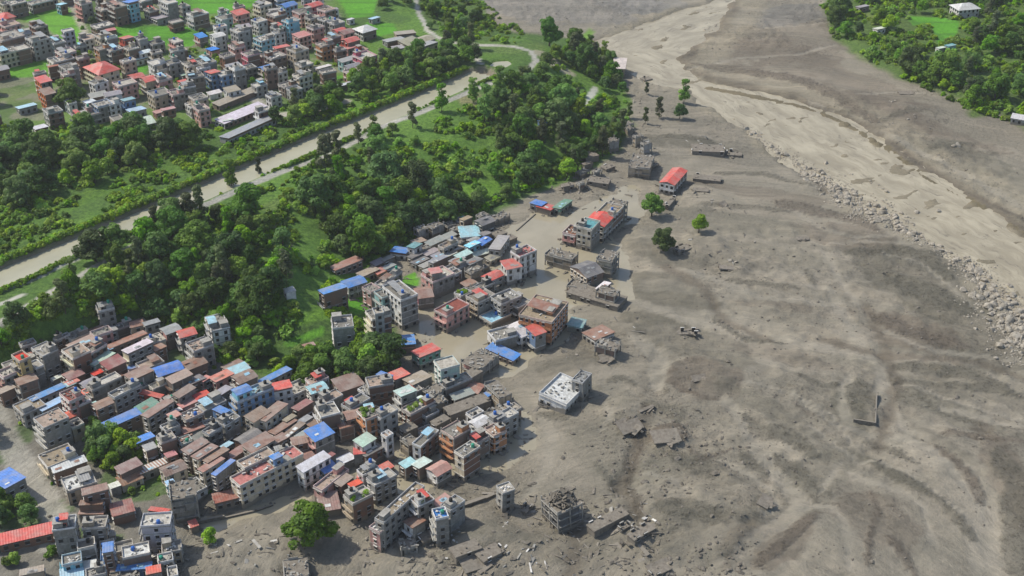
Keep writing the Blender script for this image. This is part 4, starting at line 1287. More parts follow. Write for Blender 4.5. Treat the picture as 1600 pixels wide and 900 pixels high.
def place(tx, ty, w, d, st, wall, roof, ang, sc, ox, oy, **k):
    """roof centre and the two roof edges as read from the picture -> position, heading and size in metres"""
    px, py = ox + tx / sc, oy + ty / sc
    fh = k.pop('fh', 2.8)
    z = st * fh
    g0 = 0.
    for _ in range(6):
        x, y = unproj(px, py, z); g0 = H(x, y); z = g0 + st * fh
    ca, sa = math.cos(R(ang)), math.sin(R(ang))
    hw = w / sc / 2
    A = np.array(unproj(px + hw * ca, py - hw * sa, z)); B = np.array(unproj(px - hw * ca, py + hw * sa, z))
    u = A - B; L = float(np.linalg.norm(u)); u /= L
    v = np.array([u[1], -u[0]])
    q = proj(x + v[0], y + v[1], z); ppm = math.hypot(q[0] - px, q[1] - py)
    W = d / sc / ppm
    if L < 2: L = 2
    if W < 2: W = 2
    W = min(W, 26)
    return house(x, y, math.atan2(u[1], u[0]), L, W, st, wall, roof, base=g0, fh=fh, **k)


LRN = random.Random(12)


def listing(ox, oy, sc, ang, txt, far=False, fh=2.8):
    for ln in txt.strip().split('\n'):
        ln = ln.strip()
        if not ln: continue
        short = label = None
        if '|' in ln:
            ln, ex = ln.split('|', 1); ex = ex.split('||'); label = ex[0].strip() or None
            short = ex[1].strip() if len(ex) > 1 else None
        t = ln.split()
        tx, ty, w, d, st = map(float, t[:5]); wall, roof = t[5], t[6]
        k = {}; a = ang
        for e in t[7:]:
            q, v = e.split('=')
            if q == 'a': a = float(v)
            elif q == 's': k['side'] = v
            elif q == 't': k['top'] = v
            elif q == 'tilt': k['tiltr'] = float(v)
            elif q == 'fh': k['fh'] = float(v)
            elif q == 'stripe': k['striped'] = True
            elif q == 'bare': k['bare'] = True
            elif q == 'heap': k['heap'] = True
        k.setdefault('fh', fh)
        if not far and label is None and roof in ('brown', 'rust', 'dark', 'tan') and st >= 2 and LRN.random() < .34:
            roof = 'flat' if LRN.random() < .7 else 'grey'
            if wall in ('brown', 'brick'): wall = LRN.choice(['cream', 'grey', 'pink', 'white'])
        place(tx, ty, w, d, int(st), wall, roof, a, sc, ox, oy, far=far, label=label, short=short, **k)

# ------------------------------------------------------------------ the town at the lower left (roof centres and edges in enlarged picture units)
listing(0, 500, 5, 24, '''
165 290 90 80 5 yellow flat t=red|narrow ochre five-storey house with red rooftop, at the upper left edge of town||the narrow ochre tower house
350 230 130 110 4 grey flat s=cement|tall plain grey cement building with pale front, at the upper left of the near town||the tall grey cement building
285 350 60 70 3 white flat
90 400 190 70 3 pink flat
60 470 130 50 2 brown brown
50 545 120 50 2 brown tan
370 572 280 50 2 grey blue|long narrow blue tin roof at the left edge of the near town||the long left-edge blue roof
230 670 190 110 2 grey flat t=tan
405 660 200 50 2 sky sky a=27
560 590 120 100 4 pink flat t=maroon|pink four-storey house with a dark red rooftop beside long blue roof||the red-topped pink house
400 770 210 110 4 grey flat s=cement|big bare grey cement house beside the street at left edge||the big bare grey house
535 745 90 60 2 grey orange
590 815 100 60 2 tan flat
490 172 120 50 2 white flat
640 180 200 70 3 tan tan
595 245 150 110 4 cream flat
735 225 170 60 3 brown rust a=30
990 158 310 42 2 brick rust a=22|long low rust-red shed roof against the wood above the near town||the long rust shed by the wood
838 228 60 50 2 sky sky
1075 212 210 60 3 cream white a=25|three-storey block with white tin roof below the wood edge||the white-roofed block
1230 215 90 70 2 brick rust
1210 138 80 30 1 dark dark
795 305 180 60 2 teal mint a=32|pale green-white long roof over teal house among brown roofs||the pale green long roof
885 335 150 80 3 brick maroon a=25|brick house with dark red roof and white strips near upper town edge||the white-striped red roof
985 398 140 50 1 grey blue a=28
1085 420 180 80 3 cream brown
1312 382 205 80 3 grey blue a=18|bright blue flat tin roof on grey house near the wood||the bright blue roof by the wood
1400 445 170 60 3 brown tan a=25
1500 485 180 60 2 dark dark
572 425 130 70 2 brick maroon
445 452 80 30 1 white white
760 415 80 40 2 white red
700 490 130 60 2 grey grey
812 485 250 60 3 tan flat a=25
975 550 230 60 3 brown tan a=27
800 655 140 60 3 brick rust
730 665 70 40 2 mint mint
1150 672 150 70 2 green green a=30|green tin roof between brown roofs in the near town||the green roof
1230 695 230 60 3 tan brown a=33
950 775 290 55 2 brick blue a=24|long narrow blue tin roof on brick walls above garden trees||the long blue roof over brick walls
1180 582 170 40 2 red red a=-14|narrow red tin roof running across the rows of brown roofs||the narrow red roof
650 572 70 50 2 pink orange
645 635 100 60 3 pink flat
545 505 80 40 2 mint mint
565 488 90 50 2 brown pink
1458 100 130 60 3 white red a=15|small red tin roof on a white house up in the wood||the red roof in the wood
1560 195 160 90 3 grey flat a=20
1500 742 150 70 3 brown flat
1360 745 80 60 3 brown pink
1330 832 120 60 3 grey flat
1460 652 120 60 2 pink pink
1560 600 80 50 2 pink red
1400 618 90 60 2 tan tan
1100 520 90 40 2 cream flat
900 440 90 50 2 cream brown
1230 510 110 50 2 cream tan
700 560 90 40 2 tan flat
''')
listing(0, 450, 4, 13, '''
1358 218 113 99 3 white flat|white three-storey house with blue sheet on roof, at edge of wood||the white house at the wood edge
1320 200 50 45 4 white sky
''')
listing(280, 560, 5, 32, '''
738 140 265 50 2 grey blue a=27|long blue tin roof beside the tree clump above the town||the blue roof beside the trees
780 222 180 70 3 white red a=12|orange-red tin roof on white and brick house in front of blue roof||the orange-red roof by the trees
570 268 300 80 4 blue flat a=22 s=same t=sky|long blue four-storey house with pale blue roof terrace||the long blue house
487 248 120 60 5 sky blue a=22
330 410 90 70 3 blue blue a=-25
330 142 150 70 2 pink orange a=25|salmon red tin roof on a pink house near the wood edge||the salmon red roof
612 442 150 80 3 cream brown a=32
725 420 215 80 3 cream brown a=38|long brown tin roof over cream end wall in the middle of town||the long brown roof mid-town
810 535 200 60 2 brown brown a=33
892 562 180 45 2 cream brown a=38
962 370 130 60 2 brown maroon
980 482 100 50 2 brown brown
975 590 130 50 2 cream tan
938 640 120 60 2 white rust a=12
1095 582 160 110 3 pink blue a=25|bright blue roof on pinkish white three-storey house, centre of town||the central blue-roofed pink house
1158 405 150 100 3 white flat a=15 s=brick|house with blank white front and green tank behind central blue roof||the blank white-fronted house
1380 345 180 80 3 brown rust a=30
1375 432 160 70 3 brown rust a=15
1480 375 70 40 3 grey sky a=10
1452 245 70 60 2 white flat
540 612 170 80 2 brown dark
622 662 210 90 3 tan brown a=30
440 742 150 60 2 brick maroon a=33
285 758 190 50 3 brown brown
200 735 180 60 3 cream brown
125 690 180 60 3 brown brown
250 830 190 50 3 cream rust
372 680 80 40 2 teal sky
345 855 190 40 3 tan blue a=38|narrow blue roof strip between brown rows in lower town||the narrow blue strip roof
600 785 260 80 3 cream flat a=26|cream terrace house with green water tanks in the lower town||the cream terrace house with tanks
790 735 140 50 2 brown rust a=15
1050 812 240 65 3 white white a=30|long white tin roof above the flooded street||the long white roof by the flooded street
1160 850 110 80 2 sky blue a=25
95 545 160 90 2 white rust a=20
260 562 120 60 3 dark flat
390 485 140 60 3 grey flat
60 445 140 60 2 brown brown
335 262 130 60 2 dark dark
200 162 70 45 2 pink pink
185 285 90 50 2 pink red a=20
1180 760 60 40 2 pink maroon
480 395 110 40 2 grey tan
860 470 90 40 2 tan tan
1060 520 80 60 2 brown brown
30 620 110 60 2 cream brown
160 610 120 60 2 brown dark
90 330 150 50 2 brown brown
40 260 150 50 3 tan brown
''')
listing(400, 675, 4, 26, '''
70 215 440 85 3 cream flat a=27 s=same t=pink|very long cream and pink three-storey row with balconies above the flooded street||the very long pink row
125 155 60 40 4 blue blue
695 268 110 60 2 grey red a=0
470 295 210 60 2 pink brown a=38
700 240 110 50 3 white flat
785 285 150 70 3 grey flat
620 325 70 40 2 grey orange
640 400 140 80 3 tan garden|tan block with weeds on its roof behind the big tree||the weed-roofed tan block
455 440 120 100 1 brown maroon a=10|brown and maroon hipped shed roof touching the big round tree||the maroon shed by the big tree
900 445 340 60 4 grey flat a=42 s=cement t=tan|long narrow four-storey building with dark grey side standing in mud||the long narrow grey building in mud
765 600 60 75 3 pink flat a=38 t=white|pink and white end block with balconies at the foot of narrow building||the pink-white end block
1035 420 110 80 4 white garden a=25|white house with green plants covering its roof, standing in mud||the green-roofed white house
990 562 90 70 2 white brown a=30|small white house with brown roof in the mud beside narrow building||the small brown-roofed mud house
1160 430 100 50 3 white pink a=35
1230 450 110 70 3 grey flat a=35
1152 515 80 65 4 white flat a=12 t=blue|white four-storey house with blue-rimmed roof standing in the mud||the blue-rimmed white house
250 850 150 110 1 grey ruin a=8|grey broken roof with blue water tanks, lowest house in mud||the broken roof with blue tanks
1555 350 80 60 3 grey flat a=20 tilt=.04|grey three-storey house leaning alone in mud||the leaning grey house
540 300 90 60 2 brown tan a=38
''')
listing(0, 680, 5, 20, '''
60 350 175 170 2 blue blue a=28|large blue tarpaulin roof with blue walls at the left edge||the large blue tarpaulin roof
455 165 250 120 2 cream flat a=22 t=tan
540 232 265 45 2 brick white a=20|pale curved tin roof over brick wall beside the street||the pale roof beside the street
618 362 240 110 2 tan flat a=18 t=white|broad pale concrete roof terrace beside the muddy street||the broad pale terrace
742 430 195 60 3 brown brown a=14
715 530 180 45 2 brown brown a=3
720 600 185 50 1 brown rust a=0
955 578 170 120 1 brown maroon a=15|rusty maroon patched shed roof in the lower left of town||the rusty patched shed
895 395 80 45 1 white white
1198 245 290 60 1 white rust a=23 stripe=1|long rusty shed roof striped with white sheets||the striped shed roof
1012 335 170 80 1 cream rust a=22
1005 245 180 65 2 brick brown a=25
1335 155 80 50 2 brown pink
505 690 175 100 4 white flat a=8 t=grey|white four-storey house with little red canopy, lower left corner||the white house with red canopy
500 645 60 45 5 white red a=8
745 690 180 90 3 tan flat a=4
1225 665 225 100 4 lavender flat a=4 s=same|pale lilac four-storey house facing the mud in lower left||the pale lilac house
1425 420 200 130 4 tan ruin a=10 tilt=.02|ruined tan and grey four-storey building with collapsed corner||the collapsed tan building
1245 588 150 35 1 grey red a=-8
1330 372 60 40 2 sky sky
205 775 430 75 1 sky red a=13|long red tin roof with blue sheet at lower left edge||the long red roof
845 885 80 90 3 blue blue a=10|small blue box-like house among rooftops at bottom left||the small blue box house
1120 30 150 55 2 tan blue a=22|blue tin roof just above the garden trees||the blue roof above the garden
1300 20 120 70 3 brown flat
1450 45 90 60 2 teal flat
1170 95 90 60 2 cream tan
1770 480 200 85 1 brick maroon a=14|dark red gabled tin roof beside the flooded street||the dark red gabled roof
1510 695 60 50 1 brick red
''')
listing(0, 675, 4, 12, '''
850 745 170 70 2 tan flat t=white
450 795 120 60 2 sky flat
540 840 120 60 1 white white
450 885 140 60 1 grey sky
960 865 90 50 2 grey orange
1035 790 90 50 2 white flat
840 845 210 40 1 blue blue a=5
780 900 180 60 1 grey ruin
600 880 120 50 2 grey flat
200 870 150 40 1 tan tan
1080 880 60 60 2 white flat
670 640 90 50 1 grey tan
730 850 80 50 1 brown brown
''')
listing(400, 450, 4, 15, '''
480 10 150 50 3 brick blue a=18|brick and tan house with blue roof at edge of wood||the blue-roofed house by the green fields
540 217 128 75 4 grey flat a=6 s=cement|plain grey box-shaped building with white end on the green slope||the plain grey box on the slope
930 335 120 75 1 pink blue a=5|pale pink house with blue roof standing in brown water||the flooded blue-roofed house
1062 395 135 70 2 green red a=22|red tin roof over green walls standing in brown water||the flooded red-roofed green house
1400 442 150 125 2 pink ruin a=35|tan house with louvred front and debris on its roof in flood||the louvred tan house
1545 405 60 180 1 pink blue a=40|blue tin roof sloping down to the flooded square||the sloping blue roof
1540 290 140 80 2 white flat a=15
330 360 70 30 1 brown rust
560 860 90 40 2 brown rust
210 15 60 30 1 white white
''')
listing(560, 560, 5, 28, '''
205 135 100 50 3 grey blue a=-20
165 180 190 80 3 grey flat a=10 s=brick
312 128 120 85 2 dark orange a=22|orange-red tin roof on dark house beside the tree clump||the orange-red roof over dark walls
60 245 80 60 2 white flat
365 260 125 75 4 white mint a=22|pale green tin roof on tall white house in mid-town||the pale green roof on white house
455 330 110 40 2 white white
470 372 220 85 3 brick garden a=28|dark brick house with plants on the roof beside a flooded lane||the plant-roofed brick house
760 180 220 70 2 dark flat a=22
920 230 100 90 1 tan rust a=-20
810 282 160 55 1 grey grey a=20|grey barrel-shaped roof among muddy rooftops||the grey barrel roof
850 355 330 85 2 tan slab a=20
980 300 80 50 1 blue blue
1090 240 100 160 2 tan ruin a=20
690 40 150 90 4 mint flat a=15 s=same|tall pale green house standing at the edge of brown water||the tall pale green house
760 560 150 120 4 orange flat a=30 s=brick|orange brick four-storey house near the mud edge||the orange brick house
850 712 150 85 4 cream flat a=33|cream-tan four-storey house at the corner of town and mud||the cream corner house
525 622 190 70 3 white flat a=42 s=brick|white-fronted house with brick side, broken lower front wall||the white-fronted brick house
400 640 90 80 2 tan ruin
75 430 110 100 4 orange garden a=20|orange tower-like house with plants on its roof||the orange tower house
205 420 150 85 4 grey flat
50 640 120 80 3 white mint a=32
8 728 90 60 2 grey red a=5
95 720 150 75 2 brown dark
225 595 60 50 4 white flat
385 820 100 60 2 brown sky a=30|pale blue tin roof at the end of flooded lane||the pale blue lane-end roof
492 822 110 75 2 brown white a=30
630 862 130 100 2 white pink a=30|pinkish white roof house standing in the mud||the pinkish roof in the mud
215 850 90 60 1 grey orange
910 430 100 60 2 brown rust
945 495 120 80 2 white white
1080 420 140 90 2 grey ruin
1130 460 200 80 3 grey flat
1200 400 100 70 2 tan flat
900 545 110 65 1 grey teal
1072 562 110 95 3 orange flat a=25
940 625 120 80 3 brick flat
640 480 120 60 2 brown slab
560 430 110 50 2 brown brown
700 440 110 45 1 tan ruin
''')
listing(560, 340, 5, 25, '''
328 262 120 65 1 white blue a=-8|blue tin roof at the wood edge, upper end of mid-town||the wood-edge blue roof
438 222 70 60 2 white teal a=30
868 115 150 75 1 white sky a=5|white house with pale blue roof patch at upper flooded edge||the upper pale blue roof
975 185 90 60 2 dark blue a=32|small bright blue roof near the upper flooded edge||the small bright blue roof
890 212 90 45 2 sky sky
1100 200 130 85 2 grey grey a=55
950 270 130 55 1 white white a=15
820 290 110 45 2 grey mint
770 332 100 45 2 tan grey
600 420 80 55 4 pink pink a=10
620 450 180 110 3 pink flat a=22 s=cement|pink balconied house with blank grey side and a pink canopy||the pink house with grey side
510 588 120 85 2 hotpink rust a=8|bright pink house with white-striped roof beside tall white block||the bright pink house
325 575 138 180 5 white flat a=20 s=cement|tall five-storey white block with balconies on flooded street||the tall white block
185 600 65 80 4 teal flat a=20
100 558 80 80 3 pink flat
235 478 200 55 2 grey flat a=35
165 420 80 50 1 orange orange
155 350 90 45 1 grey grey
225 322 90 40 1 tan grey
235 385 90 45 1 sky grey
155 752 150 85 4 cream flat a=15|cream four-storey house with balconies on the green slope||the cream balconied house
155 735 70 50 5 grey rust a=10
730 705 200 110 3 pink flat a=28 s=same t=maroon|pinkish white three-storey house with red roof patch in flood||the flooded pinkish house
955 615 150 110 3 tan flat a=25
1150 625 170 105 3 grey flat a=22
1070 768 170 110 1 tan flat a=25 t=sky|low tan house with pale blue roof surface in flood||the pale blue topped low house
860 512 90 50 1 brown rust
1050 455 120 75 2 grey red a=25|bright red tin roof low beside the white red-roofed house||the low bright red roof
1195 368 120 75 3 white red a=12|red tin roof on white three-storey house by the open mud||the red roof on white house
1290 268 140 85 4 white flat a=22 s=same t=pink|white four-storey house with pinkish flat roof by open mud||the white pink-topped house
565 272 110 50 1 grey grey
640 290 120 45 1 grey grey
600 185 130 50 1 tan grey
690 150 130 45 1 grey grey
700 215 120 50 2 tan tan
480 340 110 50 1 grey dark
545 365 120 50 1 tan grey
620 330 120 45 2 grey grey
705 292 100 45 1 tan white
765 385 130 65 2 dark flat
895 345 110 60 2 dark dark
905 405 110 60 2 tan ruin
965 385 80 50 1 tan ruin
1050 312 90 50 1 cream tan
740 430 80 70 2 white flat
900 555 140 60 2 grey ruin
985 530 120 55 2 dark flat
815 590 90 60 2 grey garden
440 300 90 45 1 tan dark
510 240 100 45 1 grey ruin
760 250 100 45 1 tan tan
1040 545 80 50 1 tan tan
''')
listing(400, 225, 4, 24, '''
560 750 180 52 1 brown rust a=22|long rusty tin shed at the foot of the wood||the long rusty shed at the wood foot
612 862 120 60 2 white blue a=18|blue tin roof left of the orange terrace at mid-town's edge||the left mid-town blue roof
700 800 110 50 1 tan tan
1515 455 110 45 1 tan ruin a=20|broken pale roof lying alone in brown mud near the wood||the broken pale roof near the wood
''')
listing(800, 450, 4, 22, '''
198 132 164 209 4 orange flat a=50 s=same t=tan|big orange-red four-storey block with cluttered roof beside the open mud||the big orange-red block
60 255 110 120 2 white white a=24
150 265 70 75 3 blue red a=20
40 90 90 90 2 dark flat a=28
530 40 330 90 1 tan slab a=-16|long low tan roof barely above the mud, upper middle||the long low tan roof
600 20 120 50 2 tan ruin a=-16
540 285 130 95 1 white rust a=22|small tin-roofed wreck with white wall in open mud||the small wreck in the open mud
600 355 130 60 1 tan ruin a=-15
405 220 90 50 1 teal teal a=-12
312 635 185 178 1 white flat a=46 t=white s=same fh=4.2 bare=1 tilt=.10|pale grey broken house standing alone in open mud||the pale lone broken house
440 560 80 70 3 grey flat a=46 t=grey fh=2.5 bare=1 tilt=-.03
1100 280 140 14 1 dark slab a=0 fh=.6
''')
listing(800, 225, 4, 40, '''
1010 205 120 90 2 white red a=48|white house with bright red gabled roof standing alone in mud||the lone red-roofed house
810 110 90 130 2 tan ruin a=70|tan ruined house upriver of the lone red-roofed house||the tan ruin upriver
1220 210 170 30 1 dark slab a=-6 fh=1.6|long dark mud-buried roof right of the lone red-roofed house||the buried roof right of red house
1225 25 200 45 1 dark slab a=-2 fh=2|long dark buried roof at the top of the open mud||the uppermost buried roof
1390 60 90 20 1 dark slab a=-4 fh=.8
380 545 70 80 2 pink flat a=45 t=brown
478 505 75 95 4 cream flat a=45 t=teal|cream end of the long row in brown water, four floors||the cream end house of the row
545 472 90 125 3 cream red a=45|red-roofed part of the long row standing in brown water||the red-roofed row house
612 415 90 110 3 cream flat a=45 t=tan
655 375 70 90 3 white ruin a=45|white and grey far end of the long flooded row||the far end of the flooded row
310 690 60 170 2 tan ruin a=45|two-storey ruin in flood between long row and white house||the ruin in the flood
600 700 80 95 3 cream ruin a=52|cream ruined three-storey house beside the long flooded row||the cream ruin
468 785 110 125 2 tan dark a=20|dark grey roof on tan house in brown water||the flooded dark roof
430 865 110 100 1 pink ruin a=-14
570 890 70 40 2 tan white
165 372 70 45 1 blue blue a=-15
215 395 90 50 1 pink red a=-15|blue and red tin shed beside green shed at the flood's upper edge||the blue and red sheds
315 380 90 50 1 green green a=35|green tin shed at the upper edge of brown water||the green shed
545 225 130 40 1 tan slab a=-8 fh=2
600 140 60 40 1 tan slab a=20 fh=2
1070 650 90 45 1 dark slab a=20 fh=1.5
990 360 70 25 1 dark slab a=50 fh=1.5
870 120 60 40 1 grey ruin a=-20 fh=2
''')
listing(800, 675, 4, 25, '''
320 440 165 150 3 dark ruin a=22 tilt=-.07 heap=1|dark ruined three-storey building sunk in mud, tilted slabs||the tilted dark ruin
600 545 240 65 1 tan slab a=27 fh=2|long mud-covered roof right of tilted ruin||the mud-covered roof beside the ruin
810 620 150 60 1 tan slab a=30 fh=1.6
700 590 60 25 1 tan slab a=30 fh=1.4
100 470 70 30 1 dark slab a=45 fh=1
920 860 120 60 1 dark slab a=25 fh=1.5
''')
listing(700, 840, 4, 25, '''
110 60 170 90 1 tan slab a=20 fh=2
-120 -20 120 60 1 tan slab a=25 fh=2
-250 40 100 60 1 grey ruin a=10 fh=2.5
260 90 140 80 1 tan slab a=28 fh=1.5
''')
listing(1200, 0, 4, 12, '''
1232 42 150 80 2 white whip a=5|white villa with pale hipped roof on the far right bank||the white villa
695 180 60 40 1 white white
1140 285 55 35 1 teal teal
1080 300 50 30 1 white white
590 42 70 35 1 grey grey
1580 735 130 45 1 grey white a=-10
''', far=True)
listing(800, 0, 4, 12, '''
672 403 90 70 2 tan white a=-3|white-roofed building at the end of the wooded spur||the white roof on the spur
720 770 60 50 1 white ruin
730 800 50 50 1 cream ruin
190 765 45 35 1 blue blue
840 490 60 40 1 tan slab fh=1.5
''', far=True)

# ------------------------------------------------------------------ the far town on the terrace, upper left
listing(0, 0, 4, 14, '''
30 100 90 70 2 pink hip
60 155 110 60 3 pink flat
50 225 170 100 4 brick flat
40 320 140 60 3 cream flat
130 300 90 60 3 brown flat
240 160 90 60 3 brick flat
235 240 130 70 4 grey flat
350 260 80 60 3 white flat
100 15 110 60 3 grey flat
30 20 60 50 3 cream flat
250 10 160 50 2 white flat
385 30 50 40 2 sky sky
520 15 80 60 4 pink flat
650 55 80 60 3 brick flat
730 35 90 70 4 brick flat
815 15 70 60 4 sky blue
900 0 80 50 2 white flat
945 65 70 50 2 cream flat
1050 10 75 80 4 white flat
1150 40 60 40 2 grey flat
1000 110 100 70 1 grey grey
640 160 130 60 2 brown flat|broad low brown brick block between the far rice fields||the brown block between the fields
1100 135 80 40 2 brick flat
1235 85 115 60 3 white flat|white three-storey house at the edge of the far rice field||the white house by the far field
1400 110 80 60 3 mint flat
1500 80 90 60 3 pink red
550 235 100 60 2 white flat
650 225 100 60 3 cream flat
790 240 70 50 3 red red
880 240 60 50 3 grey flat
975 268 90 50 2 grey flat
1100 255 60 60 3 pink flat
1255 225 60 50 2 pink blue
1360 220 80 50 3 white white
1500 190 90 70 4 grey flat
1330 310 60 50 2 pink blue
1480 290 80 60 3 pink flat
1565 335 90 60 3 hotpink flat
640 300 90 50 3 orange flat
715 305 90 50 3 grey flat
820 300 80 50 3 cream flat
900 325 80 35 2 white white
850 375 150 30 1 white white
410 325 110 60 3 pink flat
400 370 120 50 3 grey flat
340 380 60 60 3 cream flat
635 425 150 130 3 cream hip a=16 s=same|large cream school-like building with red hipped roof||the cream red-hipped building
850 475 90 50 2 red red
925 495 80 60 3 tan red
1015 490 100 60 3 pink flat
1145 510 60 35 1 pink red
1330 455 70 60 3 blue red
1285 385 100 80 3 grey flat
1170 465 90 30 1 grey mint
1480 425 80 60 4 white flat
1400 460 80 60 3 blue flat
270 500 80 60 4 vivid red|vivid orange house beside the big far tree||the vivid orange house
295 575 80 60 3 vivid brown
165 668 130 40 1 grey sky|pale blue canopy roof at left of far town||the pale blue canopy
780 520 140 60 3 pink flat
995 580 130 70 3 tan flat
800 625 80 40 3 blue teal
640 650 110 60 3 blue flat
560 640 70 50 2 white white
700 640 80 60 3 white flat
1100 580 90 60 3 pink flat
500 720 90 60 2 brick flat
580 700 80 60 2 pink flat
330 690 110 60 3 grey flat
850 690 110 60 2 white sky
920 750 60 90 1 grey white
730 740 70 50 2 tan flat
820 750 90 50 2 cream flat
250 800 90 50 1 white white
1240 610 100 60 3 tan flat
1260 680 80 60 3 pink flat
1200 660 60 60 2 white flat
1000 700 80 40 1 pink pink
440 640 60 50 2 white flat
1340 580 90 30 1 white white
1450 560 90 50 2 white tan
1190 400 80 60 3 cream flat
1080 390 90 50 3 grey flat
980 390 90 60 3 white flat
1020 430 100 40 2 cream flat
1420 350 80 50 3 brick flat
1560 420 70 50 2 grey flat
430 420 90 80 4 grey flat s=cement
''', far=True)
listing(400, 0, 4, 16, '''
215 130 80 60 4 sky flat s=same|tall blank turquoise-blue wall house in the far town||the turquoise house
50 240 100 70 3 sky flat s=same
130 90 90 70 4 brick flat
290 70 90 70 3 pink flat
360 30 90 60 3 hotpink red
440 60 80 70 4 pink flat
440 120 80 60 3 grey flat
285 220 90 60 3 pink pink
370 170 80 60 3 pink flat
430 275 90 60 3 orange flat
260 310 100 80 4 tan flat
560 200 80 60 3 pink maroon
590 250 90 60 3 red red
590 300 80 50 2 pink pink
680 350 110 90 3 hotpink flat|hot pink house with red roof terraces at edge of far town||the hot pink far house
660 310 60 50 3 red flat
575 372 120 40 2 teal grey
610 408 120 40 2 white grey
600 445 90 50 2 pink flat
680 180 100 80 2 white whip|pale two-storey house with white roof apart from far town||the pale house apart
120 350 110 70 3 brick flat
62 425 75 55 2 tan blue|small house with bright blue domed canopy in far town||the blue-domed house
200 530 100 60 2 brown flat
300 400 90 60 3 tan flat
290 470 100 60 3 cream flat
150 450 70 50 2 white flat
500 140 80 60 3 grey flat
520 190 70 50 3 pink red
480 230 80 50 3 brick flat
740 115 60 30 1 grey sky
590 122 40 25 1 white white
930 208 140 40 1 tan tan a=6
860 250 130 45 1 grey grey a=12
965 262 110 90 1 tan tan a=18|broad tan corrugated shed above the canal's far end||the broad tan shed
1050 245 100 80 1 tan tan a=18
1065 280 110 70 1 tan grey a=18
890 300 70 50 1 white grey a=10
560 527 100 30 1 sky white a=15
45 690 100 40 2 white flat
40 30 90 60 3 cream flat
200 30 90 60 3 sky blue
140 170 80 50 3 grey flat
20 130 70 60 3 white flat
350 110 70 50 3 cream flat
240 560 80 50 2 grey flat
20 530 80 50 2 grey flat
110 600 80 50 2 white flat
420 420 100 30 1 white white
''', far=True)
listing(350, 140, 4, 24, '''
90 40 300 45 1 tan tan a=22|tan-roofed long shed, uppermost of the three sheds by the terrace road||the upper tan shed
110 150 290 62 1 white white a=22|bright white long shed roof beside the terrace road||the bright white shed
150 240 320 62 1 grey grey a=24|grey long shed, lowest of the three sheds||the lowest grey shed
20 190 70 30 1 white white a=10
''', far=True)

# fill the gaps in the towns with smaller houses, clear of what stands already
OC = lambda: np.array([[o[0], o[1], o[2]] for o in OCC])


def fill(P, n, far, kinds, ang, rmin, sz, avoid=(), sts=(1, 2, 3), tries=30):
    xsP = [p[0] for p in P]; ysP = [p[1] for p in P]; c = 0
    for _ in range(n * tries):
        if c >= n: break
        px, py = random.uniform(min(xsP), max(xsP)), random.uniform(min(ysP), max(ysP))
        if not inpoly(np.array([px]), np.array([py]), P)[0]: continue
        if any(inpoly(np.array([px]), np.array([py]), A)[0] for A in avoid): continue
        x, y, z = G(px, py)
        O = OC(); L = random.uniform(*sz); W = L * random.uniform(.55, .9)
        if (np.hypot(O[:, 0] - x, O[:, 1] - y) < O[:, 2] + math.hypot(L, W) * .5 * rmin).any(): continue
        wall, roof = random.choice(kinds)
        a = R(ang + random.gauss(0, 4))
        house(x, y, a, L, W, random.choice(sts), wall, roof, far=far); c += 1
    return c


FK = [('grey', 'flat'), ('white', 'flat'), ('cream', 'flat'), ('pink', 'flat'), ('brick', 'flat'), ('tan', 'flat'), ('grey', 'flat'), ('pink', 'red'), ('white', 'grey'), ('brown', 'flat'),
      ('blue', 'flat'), ('tan', 'rust'), ('grey', 'grey'), ('cream', 'flat'), ('pink', 'flat'), ('mint', 'flat'), ('brick', 'pink'), ('lavender', 'flat')]
NK = [('brown', 'brown'), ('cream', 'brown'), ('grey', 'grey'), ('tan', 'rust'), ('pink', 'flat'), ('white', 'flat'), ('grey', 'flat'), ('white', 'white'), ('cream', 'flat'), ('cream', 'maroon'), ('pink', 'grey'), ('grey', 'flat'), ('white', 'sky')]
MK = [('grey', 'ruin'), ('tan', 'slab'), ('tan', 'ruin'), ('grey', 'flat'), ('brown', 'slab'), ('tan', 'tan'), ('dark', 'dark'), ('tan', 'flat')]
n1 = fill(FTOWN, 85, True, FK, 34, .98, (6.5, 10.5), avoid=FIELDS + [[(20, 160), (90, 165), (140, 200), (20, 215)], [(385, 140), (520, 165), (500, 190), (390, 190)]], sts=(2, 3, 3, 4))
NT_ = [(10, 600), (100, 540), (230, 520), (330, 560), (400, 590), (460, 610), (560, 610), (600, 700), (480, 760), (380, 780), (250, 770), (240, 740), (270, 720), (180, 660), (120, 640), (40, 650)]
n2 = fill(NT_, 40, False, NK, 40, .72, (6, 11), sts=(1, 2, 2, 3))
SK = [('pink', 'pink'), ('cream', 'flat'), ('pink', 'flat'), ('white', 'white'), ('pink', 'red'), ('cream', 'tan'), ('white', 'flat')]
n2 += fill([(190, 590), (230, 600), (330, 650), (350, 690), (300, 700), (240, 650), (190, 620)], 26, False, SK, 34, .55, (3.2, 5.5), sts=(1, 2, 2))
n2 += fill([(60, 520), (160, 500), (250, 520), (260, 545), (120, 560), (40, 600)], 10, False, NK, 34, .6, (5, 8), sts=(1, 2, 3))
n3 = fill([(600, 640), (660, 600), (740, 590), (810, 640), (800, 680), (740, 700), (640, 700)], 12, False, MK, 42, .75, (5, 9), sts=(1, 2, 2))
n4 = fill([(610, 400), (680, 360), (740, 345), (800, 370), (780, 420), (700, 440), (640, 410)], 22, False, MK + [('grey', 'grey'), ('tan', 'grey')], 40, .75, (4.5, 8), sts=(1, 1, 2))
n5 = fill([(100, 860), (270, 850), (275, 900), (100, 900)], 12, False, MK + NK, 20, .75, (4, 8), sts=(1, 1, 2))
